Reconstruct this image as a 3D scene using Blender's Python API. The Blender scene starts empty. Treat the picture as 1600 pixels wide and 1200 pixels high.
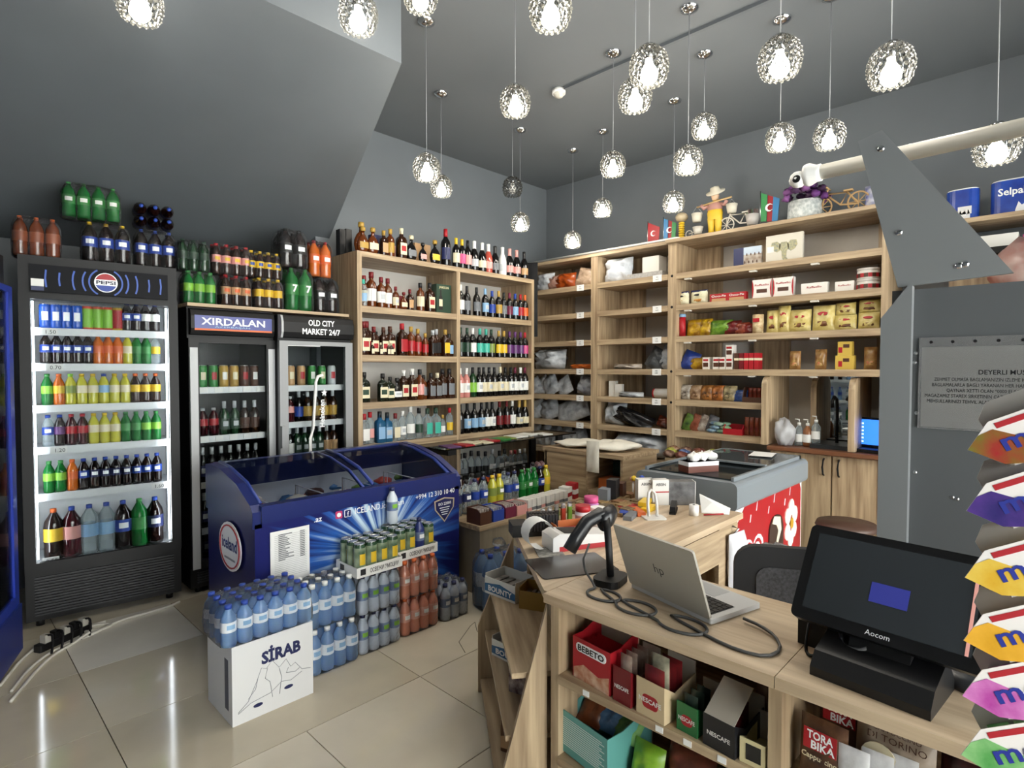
import bpy, math, random
from mathutils import Vector, Matrix
S = bpy.context.scene
COL = S.collection
PI = math.pi
# ---------------------------------------------------------------- camera, world, exposure
cam_d = bpy.data.cameras.new('camera'); cam = bpy.data.objects.new('camera', cam_d); COL.objects.link(cam)
cam_d.sensor_width = 36; cam_d.lens = 891 / 1600 * 36; cam_d.clip_start = .02
cam.location = (0, 0, 1.45); cam.rotation_euler = (math.radians(90 - 1.6), 0, math.radians(44 - 90))
S.camera = cam
wd = bpy.data.worlds.new('daylight'); S.world = wd; wd.use_nodes = True
wd.node_tree.nodes['Background'].inputs[0].default_value = (1, .985, .95, 1)
wd.node_tree.nodes['Background'].inputs[1].default_value = 5.0
S.view_settings.view_transform = 'Standard'; S.view_settings.look = 'None'; S.view_settings.gamma = 1
S.view_settings.use_curve_mapping = False
S.view_settings.exposure = 1.42
S.cycles.use_denoising = True
S.cycles.max_bounces = 8; S.cycles.transparent_max_bounces = 24; S.cycles.caustics_reflective = False; S.cycles.caustics_refractive = False
S.cycles.sample_clamp_indirect = 4
BULB = 62.0
random.seed(7)
# ---------------------------------------------------------------- helpers
def hx(s):
    if not isinstance(s, str): return tuple(s)
    return tuple((lambda c: c / 12.92 if c <= .04045 else ((c + .055) / 1.055) ** 2.4)(int(s[i:i + 2], 16) / 255) for i in (0, 2, 4))
MATS = {}
def mat(c, rough=.5, metal=0, emis=0, var=0, sc=20, bump=0, stretch=None, c2=None, spec=.5, coat=0):
    key = ('p', c, rough, metal, emis, var, sc, bump, stretch, c2, spec, coat)
    if key in MATS: return MATS[key]
    m = bpy.data.materials.new('mat'); m.use_nodes = True; nt = m.node_tree; b = nt.nodes['Principled BSDF']
    col = hx(c); b.inputs['Base Color'].default_value = (*col, 1)
    b.inputs['Roughness'].default_value = rough; b.inputs['Metallic'].default_value = metal
    b.inputs['Specular IOR Level'].default_value = spec; b.inputs['Coat Weight'].default_value = coat
    if emis:
        b.inputs['Emission Color'].default_value = (*col, 1); b.inputs['Emission Strength'].default_value = emis
    if var or bump or c2:
        tc = nt.nodes.new('ShaderNodeTexCoord'); mp = nt.nodes.new('ShaderNodeMapping'); nz = nt.nodes.new('ShaderNodeTexNoise')
        nt.links.new(tc.outputs['Object'], mp.inputs[0]); nt.links.new(mp.outputs[0], nz.inputs['Vector'])
        if stretch: mp.inputs['Scale'].default_value = stretch
        nz.inputs['Scale'].default_value = sc; nz.inputs['Detail'].default_value = 5
        if var or c2:
            rp = nt.nodes.new('ShaderNodeValToRGB'); nt.links.new(nz.outputs[0], rp.inputs[0])
            lo = tuple(x * (1 - var) for x in col); hi = hx(c2) if c2 else tuple(min(1, x * (1 + var)) for x in col)
            rp.color_ramp.elements[0].color = (*lo, 1); rp.color_ramp.elements[1].color = (*hi, 1)
            rp.color_ramp.elements[0].position = .3; rp.color_ramp.elements[1].position = .7
            nt.links.new(rp.outputs[0], b.inputs['Base Color'])
        if bump:
            bp = nt.nodes.new('ShaderNodeBump'); bp.inputs['Strength'].default_value = bump; bp.inputs['Distance'].default_value = .01
            nt.links.new(nz.outputs[0], bp.inputs['Height']); nt.links.new(bp.outputs[0], b.inputs['Normal'])
    MATS[key] = m; return m
def clear(c, solid=.2, rough=.06, body=None, bump=0):
    """see-through plastic or glass: tinted transparency under a glossy skin"""
    key = ('c', c, solid, rough, body, bump)
    if key in MATS: return MATS[key]
    m = bpy.data.materials.new('clear'); m.use_nodes = True; nt = m.node_tree; b = nt.nodes['Principled BSDF']; out = nt.nodes['Material Output']
    b.inputs['Base Color'].default_value = (*hx(body or c), 1); b.inputs['Roughness'].default_value = rough
    t = nt.nodes.new('ShaderNodeBsdfTransparent'); t.inputs[0].default_value = (*hx(c), 1)
    fr = nt.nodes.new('ShaderNodeFresnel'); fr.inputs[0].default_value = 1.35
    ad = nt.nodes.new('ShaderNodeMath'); ad.operation = 'ADD'; ad.use_clamp = True; ad.inputs[1].default_value = solid
    mx = nt.nodes.new('ShaderNodeMixShader')
    if bump:
        tc = nt.nodes.new('ShaderNodeTexCoord'); nz = nt.nodes.new('ShaderNodeTexNoise'); bp = nt.nodes.new('ShaderNodeBump')
        nz.inputs['Scale'].default_value = 38; nz.inputs['Detail'].default_value = 3; nz.inputs['Distortion'].default_value = 1.2; bp.inputs['Strength'].default_value = bump; bp.inputs['Distance'].default_value = .02
        nt.links.new(tc.outputs['Object'], nz.inputs['Vector']); nt.links.new(nz.outputs[0], bp.inputs['Height']); nt.links.new(bp.outputs[0], b.inputs['Normal']); nt.links.new(bp.outputs[0], fr.inputs['Normal'])
    nt.links.new(fr.outputs[0], ad.inputs[0]); nt.links.new(ad.outputs[0], mx.inputs[0])
    nt.links.new(t.outputs[0], mx.inputs[1]); nt.links.new(b.outputs[0], mx.inputs[2]); nt.links.new(mx.outputs[0], out.inputs[0])
    MATS[key] = m; return m
def wood(ax):
    st = {'x': (.06, 1, 1), 'y': (1, .06, 1), 'z': (1, 1, .06)}[ax]
    return mat('927a5f', .5, var=.16, sc=38, stretch=st, c2='bda787', bump=.06)
WX, WY, WZ = wood('x'), wood('y'), wood('z')
BLACK = mat('0d0d0f', .5, spec=.35); DGREY = mat('2c2e31', .5); WHITE = mat('e9e9e6', .5); STEEL = mat('b9bbbd', .3, 1); CHROME = mat('cfd0d2', .12, 1)
PAPER = mat('e4e4e2', .8); GLASS = clear('f6f8f8', .0, .02, '101214'); FILM = clear('fdfdfd', .015, .08, '9a9ea2', .6); LED = mat('f4f8ff', .5, emis=9)
class MB:
    def __init__(s): s.v = []; s.f = []; s.sm = []
    def add(s, vs, fs, sm=False):
        o = len(s.v); s.v += [tuple(p) for p in vs]; s.f += [tuple(i + o for i in f) for f in fs]; s.sm += [sm] * len(fs); return s
    def box(s, x0, x1, y0, y1, z0, z1):
        return s.add([(x0,y0,z0),(x1,y0,z0),(x1,y1,z0),(x0,y1,z0),(x0,y0,z1),(x1,y0,z1),(x1,y1,z1),(x0,y1,z1)],
                     [(0,3,2,1),(4,5,6,7),(0,1,5,4),(1,2,6,5),(2,3,7,6),(3,0,4,7)])
    def prism(s, poly, ax, a, b, sm=False):
        """2D polygon extruded along an axis from a to b"""
        n = len(poly)
        P = {'x': lambda p, t: (t, p[0], p[1]), 'y': lambda p, t: (p[0], t, p[1]), 'z': lambda p, t: (p[0], p[1], t)}[ax]
        vs = [P(p, a) for p in poly] + [P(p, b) for p in poly]
        s.add(vs, [tuple(range(n))[::-1], tuple(range(n, 2 * n))]); o = len(s.v) - 2 * n
        fs = [(o + i, o + (i + 1) % n, o + n + (i + 1) % n, o + n + i) for i in range(n)]
        s.f += fs; s.sm += [sm] * n; return s
    def lathe(s, prof, n=16, c=(0, 0, 0), sy=1, sq=0, arc=None, sm=True):
        """profile of (radius, z) turned about z; sq squares the section, arc=(centre, width) in degrees makes a strip"""
        a0, aw = (0, 2 * PI) if arc is None else (math.radians(arc[0] - arc[1] / 2), math.radians(arc[1]))
        m = n if arc is None else n + 1
        vs = []
        for r, z in prof:
            for i in range(m):
                a = a0 + aw * i / n; ca, sa = math.cos(a), math.sin(a)
                k = 1 if not sq else 1 / (abs(ca) ** sq + abs(sa) ** sq) ** (1 / sq)
                vs.append((c[0] + r * k * ca, c[1] + r * k * sa * sy, c[2] + z))
        fs = []
        for j in range(len(prof) - 1):
            for i in range(n if arc is None else n):
                i2 = (i + 1) % m
                fs.append((j * m + i, j * m + i2, (j + 1) * m + i2, (j + 1) * m + i))
        return s.add(vs, fs, sm)
    def cyl(s, r, z0, z1, c=(0, 0, 0), n=16, r2=None):
        r2 = r if r2 is None else r2
        s.lathe([(r, z0), (r2, z1)], n, c); o = len(s.v) - 2 * n
        s.f += [tuple(range(o, o + n))[::-1], tuple(range(o + n, o + 2 * n))]; s.sm += [False, False]; return s
    def tube(s, pts, r, n=6, closed=False):
        pts = [Vector(p) for p in pts]; m = len(pts); vs = []
        for i, p in enumerate(pts):
            d = (pts[(i + 1) % m] - pts[i - 1]) if closed else (pts[min(i + 1, m - 1)] - pts[max(i - 1, 0)])
            d.normalize(); a = d.cross(Vector((0, 0, 1)))
            if a.length < .05: a = d.cross(Vector((0, 1, 0)))
            a.normalize(); b = d.cross(a)
            for k in range(n):
                t = 2 * PI * k / n; vs.append(p + (a * math.cos(t) + b * math.sin(t)) * r)
        fs = [(i * n + k, i * n + (k + 1) % n, ((i + 1) % m) * n + (k + 1) % n, ((i + 1) % m) * n + k) for i in range(m if closed else m - 1) for k in range(n)]
        if not closed: fs += [tuple(range(n))[::-1], tuple(range((m - 1) * n, m * n))]
        return s.add(vs, fs, True)
    def pillow(s, w, h, t, seed=0, cr=.15, nx=8, nz=8, pinch=.75):
        """a stuffed packet standing in the xz plane, base at z=0"""
        rd = random.Random(seed); vs = []; fs = []
        for side in (-1, 1):
            for j in range(nz + 1):
                for i in range(nx + 1):
                    u, v = i / nx, j / nz
                    e = (max(0, 1 - (2 * u - 1) ** 4) * max(0, 1 - (2 * v - 1) ** 4)) ** pinch
                    edge = i in (0, nx) or j in (0, nz)
                    vs.append(((u - .5) * w + (0 if edge else rd.uniform(-1, 1) * w * .02), side * (t / 2 * e * (1 + rd.uniform(-cr, cr) * 2)) if not edge else 0, v * h))
        m = (nx + 1) * (nz + 1)
        for k in range(2):
            for j in range(nz):
                for i in range(nx):
                    q = [k * m + j * (nx + 1) + i, k * m + j * (nx + 1) + i + 1, k * m + (j + 1) * (nx + 1) + i + 1, k * m + (j + 1) * (nx + 1) + i]
                    fs.append(tuple(q if k == 0 else q[::-1]))
        return s.add(vs, fs, True)
    def blob(s, sx, sy, sz, seed=0, cr=.12, n=12, m=8, flat=True):
        """crumpled bag: a lumpy ellipsoid, flattened where it rests (z=0)"""
        rd = random.Random(seed); prof = []; vs = []
        ph = [rd.uniform(0, 6.28) for _ in range(6)]
        for j in range(m + 1):
            t = PI * j / m
            for i in range(n):
                a = 2 * PI * i / n
                k = 1 + cr * (math.sin(3 * a + ph[0] + 2 * t) * .6 + math.sin(5 * a + ph[1] - 3 * t) * .5 + rd.uniform(-.5, .5))
                z = -math.cos(t) * k
                vs.append((sx / 2 * math.sin(t) * math.cos(a) * k, sy / 2 * math.sin(t) * math.sin(a) * k, max(0, sz / 2 * (1 + z)) if flat else sz / 2 * z))
        fs = [(j * n + i, j * n + (i + 1) % n, (j + 1) * n + (i + 1) % n, (j + 1) * n + i) for j in range(m) for i in range(n)]
        return s.add(vs, fs, True)
    def xf(s, M, start=0):
        for i in range(start, len(s.v)): s.v[i] = tuple(M @ Vector(s.v[i]))
        return s
    def mesh(s, m=None):
        me = bpy.data.meshes.new('mesh'); me.from_pydata(s.v, [], s.f); me.polygons.foreach_set('use_smooth', s.sm)
        if m: me.materials.append(m)
        me.update(); return me
    def build(s, name, m, parent=None, loc=(0, 0, 0), rz=0):
        return part(name, s.mesh(m), parent, loc, rz)
def part(name, me, parent=None, loc=(0, 0, 0), rz=0, rot=None):
    o = bpy.data.objects.new(name, me); COL.objects.link(o); o.parent = parent; o.location = loc
    o.rotation_euler = rot if rot else (0, 0, rz); return o
SEEN = {}
def tag(o, label, cat, group=None):
    o['label'] = label; o['category'] = cat
    if group: o['group'] = group
    SEEN[label] = SEEN.get(label, 0) + 1
    return o
def thing(name, label, cat, loc=(0, 0, 0), rz=0, group=None, rot=None):
    o = bpy.data.objects.new(name, None); COL.objects.link(o); o.location = loc; o.rotation_euler = rot if rot else (0, 0, rz)
    o.empty_display_size = .05
    return tag(o, label, cat, group)
def struct(name, mb, m, parent=None):
    o = mb.build(name, m, parent)
    if parent is None: o['kind'] = 'structure'
    return o
TX = {}
def lettering(s, h, m, parent, loc, rot=(PI / 2, 0, 0), w=None, name='lettering', bold=0, al='CENTER', sx=1):
    """flat printed letters of cap height h; w squeezes the line to a width"""
    key = (s, bold, al)
    if key not in TX:
        c = bpy.data.curves.new('t', 'FONT'); c.body = s; c.align_x = al; c.resolution_u = 2; c.offset = bold; c.size = 1
        o = bpy.data.objects.new('t', c); me = bpy.data.meshes.new_from_object(o)
        xs = [v.co.x for v in me.vertices] or [0]; ys = [v.co.y for v in me.vertices] or [0]
        TX[key] = (me, max(xs) - min(xs), max(ys) - min(ys)); bpy.data.objects.remove(o); bpy.data.curves.remove(c)
    me, ww, hh = TX[key]
    k2 = (s, bold, al, m.name)
    if k2 not in TX:
        me2 = me.copy(); me2.materials.clear(); me2.materials.append(m); TX[k2] = me2
    o = part(name, TX[k2], parent, loc, rot=rot); sc = h / .73
    o.scale = ((w / ww) if w else sc * sx, sc, 1); return o
ORD = ['first','second','third','fourth','fifth','sixth','seventh','eighth','ninth','tenth','eleventh','twelfth','thirteenth','fourteenth','fifteenth','sixteenth','seventeenth','eighteenth','nineteenth','twentieth','twenty-first','twenty-second']
def rr(x0, x1, y0, y1, r, n=4):
    """rounded rectangle outline"""
    P = []
    for cx, cy, a in ((x1 - r, y1 - r, 0), (x0 + r, y1 - r, 90), (x0 + r, y0 + r, 180), (x1 - r, y0 + r, 270)):
        for i in range(n + 1):
            t = math.radians(a + 90 * i / n); P.append((cx + r * math.cos(t), cy + r * math.sin(t)))
    return P
# ---------------------------------------------------------------- the room
CE = 3.49
fl = struct('floor', MB().box(-1.3, 5.1, -2.3, 5.0, -.06, -.006), mat('5d564b', .8))
TILE = [mat(c, .1, var=.05, sc=5) for c in ('c2b9a6', 'c6bdab', 'bbb19d')]; TILE_L = mat('d6d1c6', .2, var=.04, sc=5)
rows = [(-2.3 + .0, -1.43)] + [(-1.43 + .596 * k, -1.43 + .596 * (k + 1)) for k in range(10)] + [(4.53, 5.0)]
for k, (y0, y1) in enumerate(rows):
    xs = [-1.3, -.62, .49, 1.6, 2.71, 3.82, 5.1]
    if 1.5 < y0 < 1.6 or 3.3 < y0 < 3.4: xs = [-1.3, -.62, .49, 1.04, 1.6, 2.15, 2.71, 3.82, 5.1]
    for a, b in zip(xs, xs[1:]):
        m = TILE_L if (3.3 < y0 < 3.4 and abs(a - .49) < .01) else random.choice(TILE)
        MB().box(a + .002, b - .002, y0 + .002, y1 - .002, -.012, 0).build('tile', m, fl)
for P in ([(2.167, 2.387), (2.117, 2.37), (1.949, 2.273), (1.896, 2.162)], [(2.167, 2.387), (2.105, 2.303), (2.076, 2.246), (2.05, 2.158)]): MB().tube([(x, y, 0) for x, y in P], .0018, 4).build('crack', mat('4a453c', .8), fl)
WALL = mat('686e73', .55, var=.04, sc=3, bump=.05); CEIL = mat('63686c', .6, var=.03, sc=2)
struct('ceiling', MB().box(-1.3, 5.1, -2.3, 5.0, CE, CE + .1), CEIL)
struct('wall_back', MB().box(2.2, 5.12, 4.3, 4.4, 0, CE), WALL)
struct('wall_recess', MB().box(-1.3, 2.2, 4.9, 5.0, 0, CE).box(2.2, 2.3, 4.4, 5, 0, CE), WALL)
struct('wall_right', MB().box(5.02, 5.12, -2.3, 4.3, 0, CE), WALL)
struct('wall_left', MB().box(-1.3, -1.2, -2.3, 4.9, 0, CE), WALL)
# underside of the stair: upright face, then a slope going down to the recess
so = MB(); A = [(-1.2, 2.61, 3.1), (1.84, 2.61, 3.1), (2.32, 4.3, 2.5), (2.32, 4.9, 2.285), (-1.2, 4.9, 2.285)]
T = [(-1.2, 2.61, CE), (1.84, 2.61, CE), (2.32, 4.3, CE), (2.32, 4.9, CE), (-1.2, 4.9, CE)]
so.add(A + T, [(0, 1, 2, 3, 4), (5, 9, 8, 7, 6), (0, 5, 6, 1), (1, 6, 7, 2), (2, 7, 8, 3), (4, 3, 8, 9), (0, 4, 9, 5)])
struct('ceiling_stair_soffit', so, WALL)
# shop front behind the camera: glazed from knee height with a door
wf = MB().box(-1.3, 5.1, -2.3, -2.2, 2.75, CE).box(-1.3, -.9, -2.3, -2.2, 0, 2.75).box(4.5, 5.1, -2.3, -2.2, 0, 2.75)
struct('wall_front', wf, WALL)
wn = struct('window_1', MB().box(-.9, -.82, -2.3, -2.22, 0, 2.75).box(1.2, 1.28, -2.3, -2.22, 0, 2.75).box(4.42, 4.5, -2.3, -2.22, 0, 2.75).box(-.9, 4.5, -2.3, -2.22, 2.67, 2.75).box(-.9, 4.5, -2.3, -2.22, 0, .12), DGREY)
MB().box(-.82, 4.42, -2.262, -2.258, .12, 2.67).build('pane', GLASS, wn)
# surface trunking and smoke detector on the ceiling
struct('trim_1', MB().box(3.275, 3.3, -2.2, 2.64, CE - .02, CE), mat('5a5f64', .5))
sd = thing('smoke_detector', 'white round smoke detector at the end of the ceiling trunking', 'detector', (3.29, 2.7, CE))
MB().cyl(.05, -.03, 0).build('body', WHITE, sd); MB().lathe([(.036, -.03), (.03, -.05), (0, -.052)], 16).build('cover', mat('d5d3c8', .5), sd)
# ---------------------------------------------------------------- pendant lamps
BEAD = clear('ffffff', .26, .05, '4a4a46')
bd = MB()
ico = [(0, 0, 1), (.9, 0, .3), (.28, .85, .3), (-.73, .53, .3), (-.73, -.53, .3), (.28, -.85, .3), (.73, .53, -.4), (-.28, .85, -.4), (-.9, 0, -.4), (-.28, -.85, -.4), (.73, -.53, -.4), (0, 0, -1)]
icf = [(0,1,2),(0,2,3),(0,3,4),(0,4,5),(0,5,1),(1,6,2),(2,7,3),(3,8,4),(4,9,5),(5,10,1),(6,7,2),(7,8,3),(8,9,4),(9,10,5),(10,6,1),(11,7,6),(11,8,7),(11,9,8),(11,10,9),(11,6,10)]
for j, (r, z) in enumerate([(.034, .075), (.05, .062), (.063, .044), (.071, .023), (.0745, 0), (.072, -.023), (.066, -.044), (.057, -.06)]):
    for i in range(16):
        a = 2 * PI * (i + .5 * (j % 2)) / 16; c = Vector((r * math.cos(a), r * math.sin(a), z)); k = .0105 if j > 1 else .0075
        bd.add([tuple(c + Vector(p) * k) for p in ico], icf)
bead_me = bd.mesh(BEAD)
wire = MB()
for i in range(16):
    a = 2 * PI * i / 16; wire.tube([(r * math.cos(a), r * math.sin(a), z) for r, z in ((.02, .08), (.05, .062), (.071, .023), (.0735, -.01), (.057, -.062))], .0012, 3)
wire_me = wire.mesh(CHROME)
bulb_me = MB().lathe([(0, -.07), (.022, -.066), (.034, -.05), (.036, -.034), (.03, -.014), (.016, .01), (.013, .03)], 14).mesh(mat('fff6e6', .5, emis=BULB))
dead_me = MB().lathe([(0, -.05), (.02, -.046), (.03, -.03), (.03, -.014), (.016, .01), (.013, .03)], 14).mesh(mat('d8d8d4', .3))
sock_me = MB().cyl(.016, .03, .085).cyl(.022, .078, .09).mesh(CHROME)
can_me = MB().lathe([(0, -.03), (.02, -.028), (.05, -.014), (.052, 0)], 20).mesh(CHROME)
LAMPS = [(2.10,2.73,2.63,'over the blue chest freezer, the one hanging lowest there'),(2.72,3.36,2.80,'in front of the liquor rack, left of its middle'),(3.60,3.38,2.70,'low in front of the wine bottles on the rack top'),
 (3.15,2.13,2.77,'before the empty parcel shelves, below the smoke detector'),(4.12,2.89,2.83,'small and high before the parcel shelves'),(3.06,1.56,2.63,'above the till desk, with its chrome rose in view'),
 (3.57,1.71,3.02,'on a short cord above the snack shelves'),(4.03,2.17,2.72,'right beside the yellow giraffe ornament'),(4.28,3.34,2.65,'deep in the corner between rack and parcel shelves'),(3.50,.95,2.73,'above the white camera pole'),
 (2.23,2.13,2.87,'hanging alone left of the smoke detector'),(3.35,3.23,2.91,'unlit, next to the liquor rack'),(2.14,1.27,2.71,'upper one of the overlapping pair'),(2.45,1.53,2.78,'lower one of the overlapping pair'),
 (2.36,.82,2.66,'large, at the top right of the overlapping pair'),(3.53,1.22,2.80,'small, under the larger lamp right of centre'),(2.57,.49,2.59,'large, high near the right wall'),(3.04,.21,2.35,'behind the white pole, over the tissue rolls'),
 (1.68,1.42,2.81,'cut by the top edge of the picture at its centre'),(1.30,2.15,2.93,'below the corner of the sloping soffit'),(.60,2.53,2.83,'high at the left over the cola fridge'),(1.66,2.20,3.20,'just peeping in at the top, next to the soffit')]
for i, (x, y, z, d) in enumerate(LAMPS):
    t = thing('pendant_lamp', 'crystal bead pendant lamp ' + d, 'lamp', (x, y, CE), 0, 'crystal pendant lamps')
    dz = z - CE
    part('canopy', can_me, t); MB().cyl(.0022, dz + .085, -.02, n=6).build('cord', mat('8b8d90', .4), t)
    sh = part('shade', bead_me, t, (0, 0, dz)); part('wire_frame', wire_me, sh)
    part('bulb', dead_me if i == 11 else bulb_me, t, (0, 0, dz)); part('socket', sock_me, t, (0, 0, dz))
# ---------------------------------------------------------------- furniture
def wpart(name, mb, m, t, top=None):
    """part given in room coordinates, moved into its (unturned) thing"""
    p = t.location if top is None else top.location
    for i, v in enumerate(mb.v): mb.v[i] = (v[0] - p[0], v[1] - p[1], v[2] - p[2])
    return mb.build(name, m, t)
BACKP = mat('c6c2bb', .55, var=.04, sc=6)
# liquor rack against the back wall: two bays
RZ = [2.335, 1.925, 1.55, 1.185, .86, .42, .08]        # upper faces of the boards
rk = thing('liquor_rack', 'tall oak liquor rack with two bays of bottles', 'shelf', (2.29, 3.83, 0))
wpart('side_panel', MB().box(2.29, 2.33, 3.83, 4.285, 0, 2.335), WZ, rk); wpart('divider', MB().box(3.27, 3.31, 3.832, 4.285, 0, 2.295), WZ, rk)
wpart('side_panel', MB().box(4.25, 4.285, 3.83, 4.285, 0, 2.335), WZ, rk); wpart('back_panel', MB().box(2.33, 4.25, 4.265, 4.28, 0, 2.295), BACKP, rk)
wpart('top_board', MB().box(2.33, 4.25, 3.83, 4.265, 2.295, 2.335), WX, rk)
for z in RZ[1:]:
    wpart('shelf', MB().box(2.33, 3.27, 3.834, 4.265, z - .05, z), WX, rk); wpart('shelf', MB().box(3.31, 4.25, 3.834, 4.265, z - .05, z), WX, rk)
# parcel shelves and snack shelves along the right wall (front edge x = 4.55)
SZ = [2.27, 1.998, 1.724, 1.44, 1.175, .905, .62]
ps = thing('parcel_shelves', 'oak wall shelves holding grey parcels, half of them empty', 'shelf', (4.55, 2.5, 0))
wpart('side_panel', MB().box(4.55, 5.0, 4.24, 4.28, 0, 2.53), WZ, ps); wpart('divider', MB().box(4.56, 5.0, 3.25, 3.33, 0, 2.53), WZ, ps)
wpart('back_panel', MB().box(5.0, 5.012, 2.5, 4.28, 0, 2.55), BACKP, ps); wpart('top_board', MB().box(4.55, 5.0, 2.5, 4.28, 2.53, 2.56), WY, ps)
wpart('rear_upright', MB().box(4.93, 4.998, 2.98, 3.25, 0, 2.53), WZ, ps); wpart('rear_upright', MB().box(4.93, 4.998, 3.86, 4.24, 0, 2.53), WZ, ps)
for k, z in enumerate(SZ):
    for y0, y1 in ((2.5, 3.25), (3.33, 4.24)):
        s = wpart('shelf', MB().box(4.55, 4.93, y0, y1, z - .05, z), WY, ps)
        if k < 6:
            yy = y0 + .06 if y0 < 3 else y0 + .08
            tg = wpart('price_tag', MB().box(4.546, 4.55, yy, yy + .085, z - .055, z + .004), PAPER, s, ps)
            for q in (0, 1): lettering('0000' if q else '000', .011, BLACK, s, (-.0055, yy - 2.5 + .042, z - .02 - .02 * q), (PI / 2, 0, -PI / 2), name='price_print')
wpart('rail', MB().tube([(4.6, 4.2, 2.585), (4.6, 2.46, 2.585), (4.6, 2.42, 2.578), (4.6, 2.41, 2.562)], .011, 8), WHITE, ps)
ss = thing('snack_shelves', 'oak wall shelves of sweets and snacks with a sink niche', 'shelf', (4.55, .9, 0))
wpart('side_panel', MB().box(4.55, 5.0, 2.42, 2.498, 0, 2.53), WZ, ss); wpart('side_panel', MB().box(4.55, 5.0, .86, .9, 0, 2.53), WZ, ss)
wpart('back_panel', MB().box(5.0, 5.012, .86, 2.5, 0, 2.53), BACKP, ss); wpart('top_board', MB().box(4.5, 5.0, .86, 2.5, 2.53, 2.558), WY, ss)
wpart('rear_upright', MB().box(4.94, 4.998, 1.62, 1.9, 1.44, 2.53), WZ, ss); wpart('rear_upright', MB().box(4.94, 4.998, 2.2, 2.42, 0, 2.53), WZ, ss); wpart('rear_upright', MB().box(4.94, 4.998, .9, 1.0, 1.44, 2.53), WZ, ss)
for z in SZ[:4]: wpart('shelf', MB().box(4.55, 4.94, .9, 2.42, z - .05, z), WY, ss)
for z in SZ[4:]: wpart('shelf', MB().box(4.55, 4.94, 1.67, 2.42, z - .05, z), WY, ss)
wpart('divider', MB().prism([(4.5, .86), (4.5, 1.33), (4.53, 1.37), (4.58, 1.39), (5.0, 1.39), (5.0, .86)], 'y', 1.63, 1.67), WZ, ss)
for y in (1.38, 1.06): wpart('rounded_panel', MB().prism([(4.52, .86), (4.52, 1.3), (4.54, 1.35), (4.58, 1.38), (5.0, 1.39), (5.0, .86)], 'y', y - .02, y + .02) if y < 1.2 else MB().prism([(4.78, .86), (4.78, 1.3), (4.8, 1.35), (4.84, 1.38), (5.0, 1.39), (5.0, .86)], 'y', y - .02, y + .02), WZ, ss)
for y in (1.3, 1.75, 2.3):
    for z in SZ[:4]: wpart('shelf_pin', MB().box(4.56, 4.6, y, y + .05, z - .062, z - .05), mat('d8d4cb', .5), ss)
wpart('bolt', MB().cyl(.012, 0, .005, n=10).xf(Matrix.Translation((4.549, 2.46, 2.25)) @ Matrix.Rotation(PI / 2, 4, 'Y')), BLACK, ss)
for z in (1.98, 1.42, 1.15): wpart('bolt', MB().cyl(.012, 0, .005, n=10).xf(Matrix.Translation((4.549, 2.46, z)) @ Matrix.Rotation(PI / 2, 4, 'Y')), BLACK, ss)
mi = wpart('mirror', MB().box(4.97, 4.975, 1.08, 1.36, .86, 1.39), mat('dfe3e2', .02, 1), ss); mi['label'] = 'mirror at the back of the sink niche'
# cabinet with worktop below the niche
cb = thing('base_cabinet', 'oak base cabinet with two doors below the sink niche', 'cabinet', (4.55, .87, 0))
wpart('carcass', MB().box(4.58, 4.995, .9, 1.62, .08, .82), WZ, cb); wpart('plinth', MB().box(4.62, 4.98, .92, 1.6, 0, .08), DGREY, cb)
for a, b, h in ((.86, 1.185, 1.14), (1.19, 1.62, 1.24)):
    d = wpart('door', MB().box(4.556, 4.578, a + .003, b - .003, .085, .812), WZ, cb)
    wpart('handle', MB().tube([(4.556, h, .79), (4.535, h, .78), (4.53, h + .004, .73), (4.535, h, .68), (4.556, h, .67)], .007, 6), BLACK, d, cb)
wt = thing('worktop', 'brown stained worktop with rounded edge over the base cabinet', 'worktop', (4.5, .86, .82))
wpart('board', MB().prism([(4.5, .83), (4.51, .82), (4.93, .82), (4.93, .855), (4.51, .855), (4.5, .848)], 'y', .86, 1.625), mat('6d4630', .35, var=.15, sc=30, stretch=(1, .08, 1)), wt)
# ---- low cabinet before the glass stand, glass stand, side table
lc = thing('low_cabinet', 'low greyish oak cabinet beside the freezer with sodas on it', 'cabinet', (2.42, 2.62, 0))
LW = mat('8f8471', .55, var=.14, sc=30, stretch=(1, 1, .06))
wpart('body', MB().box(2.44, 3.5, 2.64, 3.3, 0, .42), LW, lc); wpart('top_board', MB().box(2.42, 3.52, 2.62, 3.32, .42, .45), WX, lc)
gs = thing('glass_stand', 'black metal stand with two smoked glass shelves before the rack', 'display stand', (2.8, 3.42, 0))
SMOKE = clear('5a5650', .25, .05, '2a2826')
wpart('glass_shelf', MB().box(2.78, 4.42, 3.4, 3.8, .812, .822), SMOKE, gs); wpart('glass_shelf', MB().box(2.75, 4.46, 3.36, 3.8, .505, .515), SMOKE, gs)
for x, y in ((4.18, 3.4), (2.86, 3.72), (4.18, 3.74)): wpart('post', MB().box(x - .035, x + .035, y, y + .035, 0, .812), BLACK, gs)
wpart('crossbar', MB().box(2.82, 2.9, 3.41, 3.75, .77, .81), BLACK, gs)
wt2 = thing('side_table', 'oak side unit with open shelf under the folded white clothes', 'table', (3.6, 2.35, 0))
wpart('top_board', MB().box(3.6, 4.12, 2.33, 3.12, .765, .795), WY, wt2); wpart('front_panel', MB().box(3.61, 3.63, 2.68, 3.1, 0, .765), WY, wt2)
for y in (2.34, 2.66, 3.085): wpart('side_panel', MB().box(3.61, 4.1, y, y + .022, 0, .765), WX, wt2)
wpart('back_panel', MB().box(4.08, 4.1, 2.362, 3.085, 0, .765), WY, wt2)
for z in (.2, .5): wpart('shelf', MB().box(3.61, 4.08, 2.362, 2.66, z - .03, z), WY, wt2)
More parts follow.
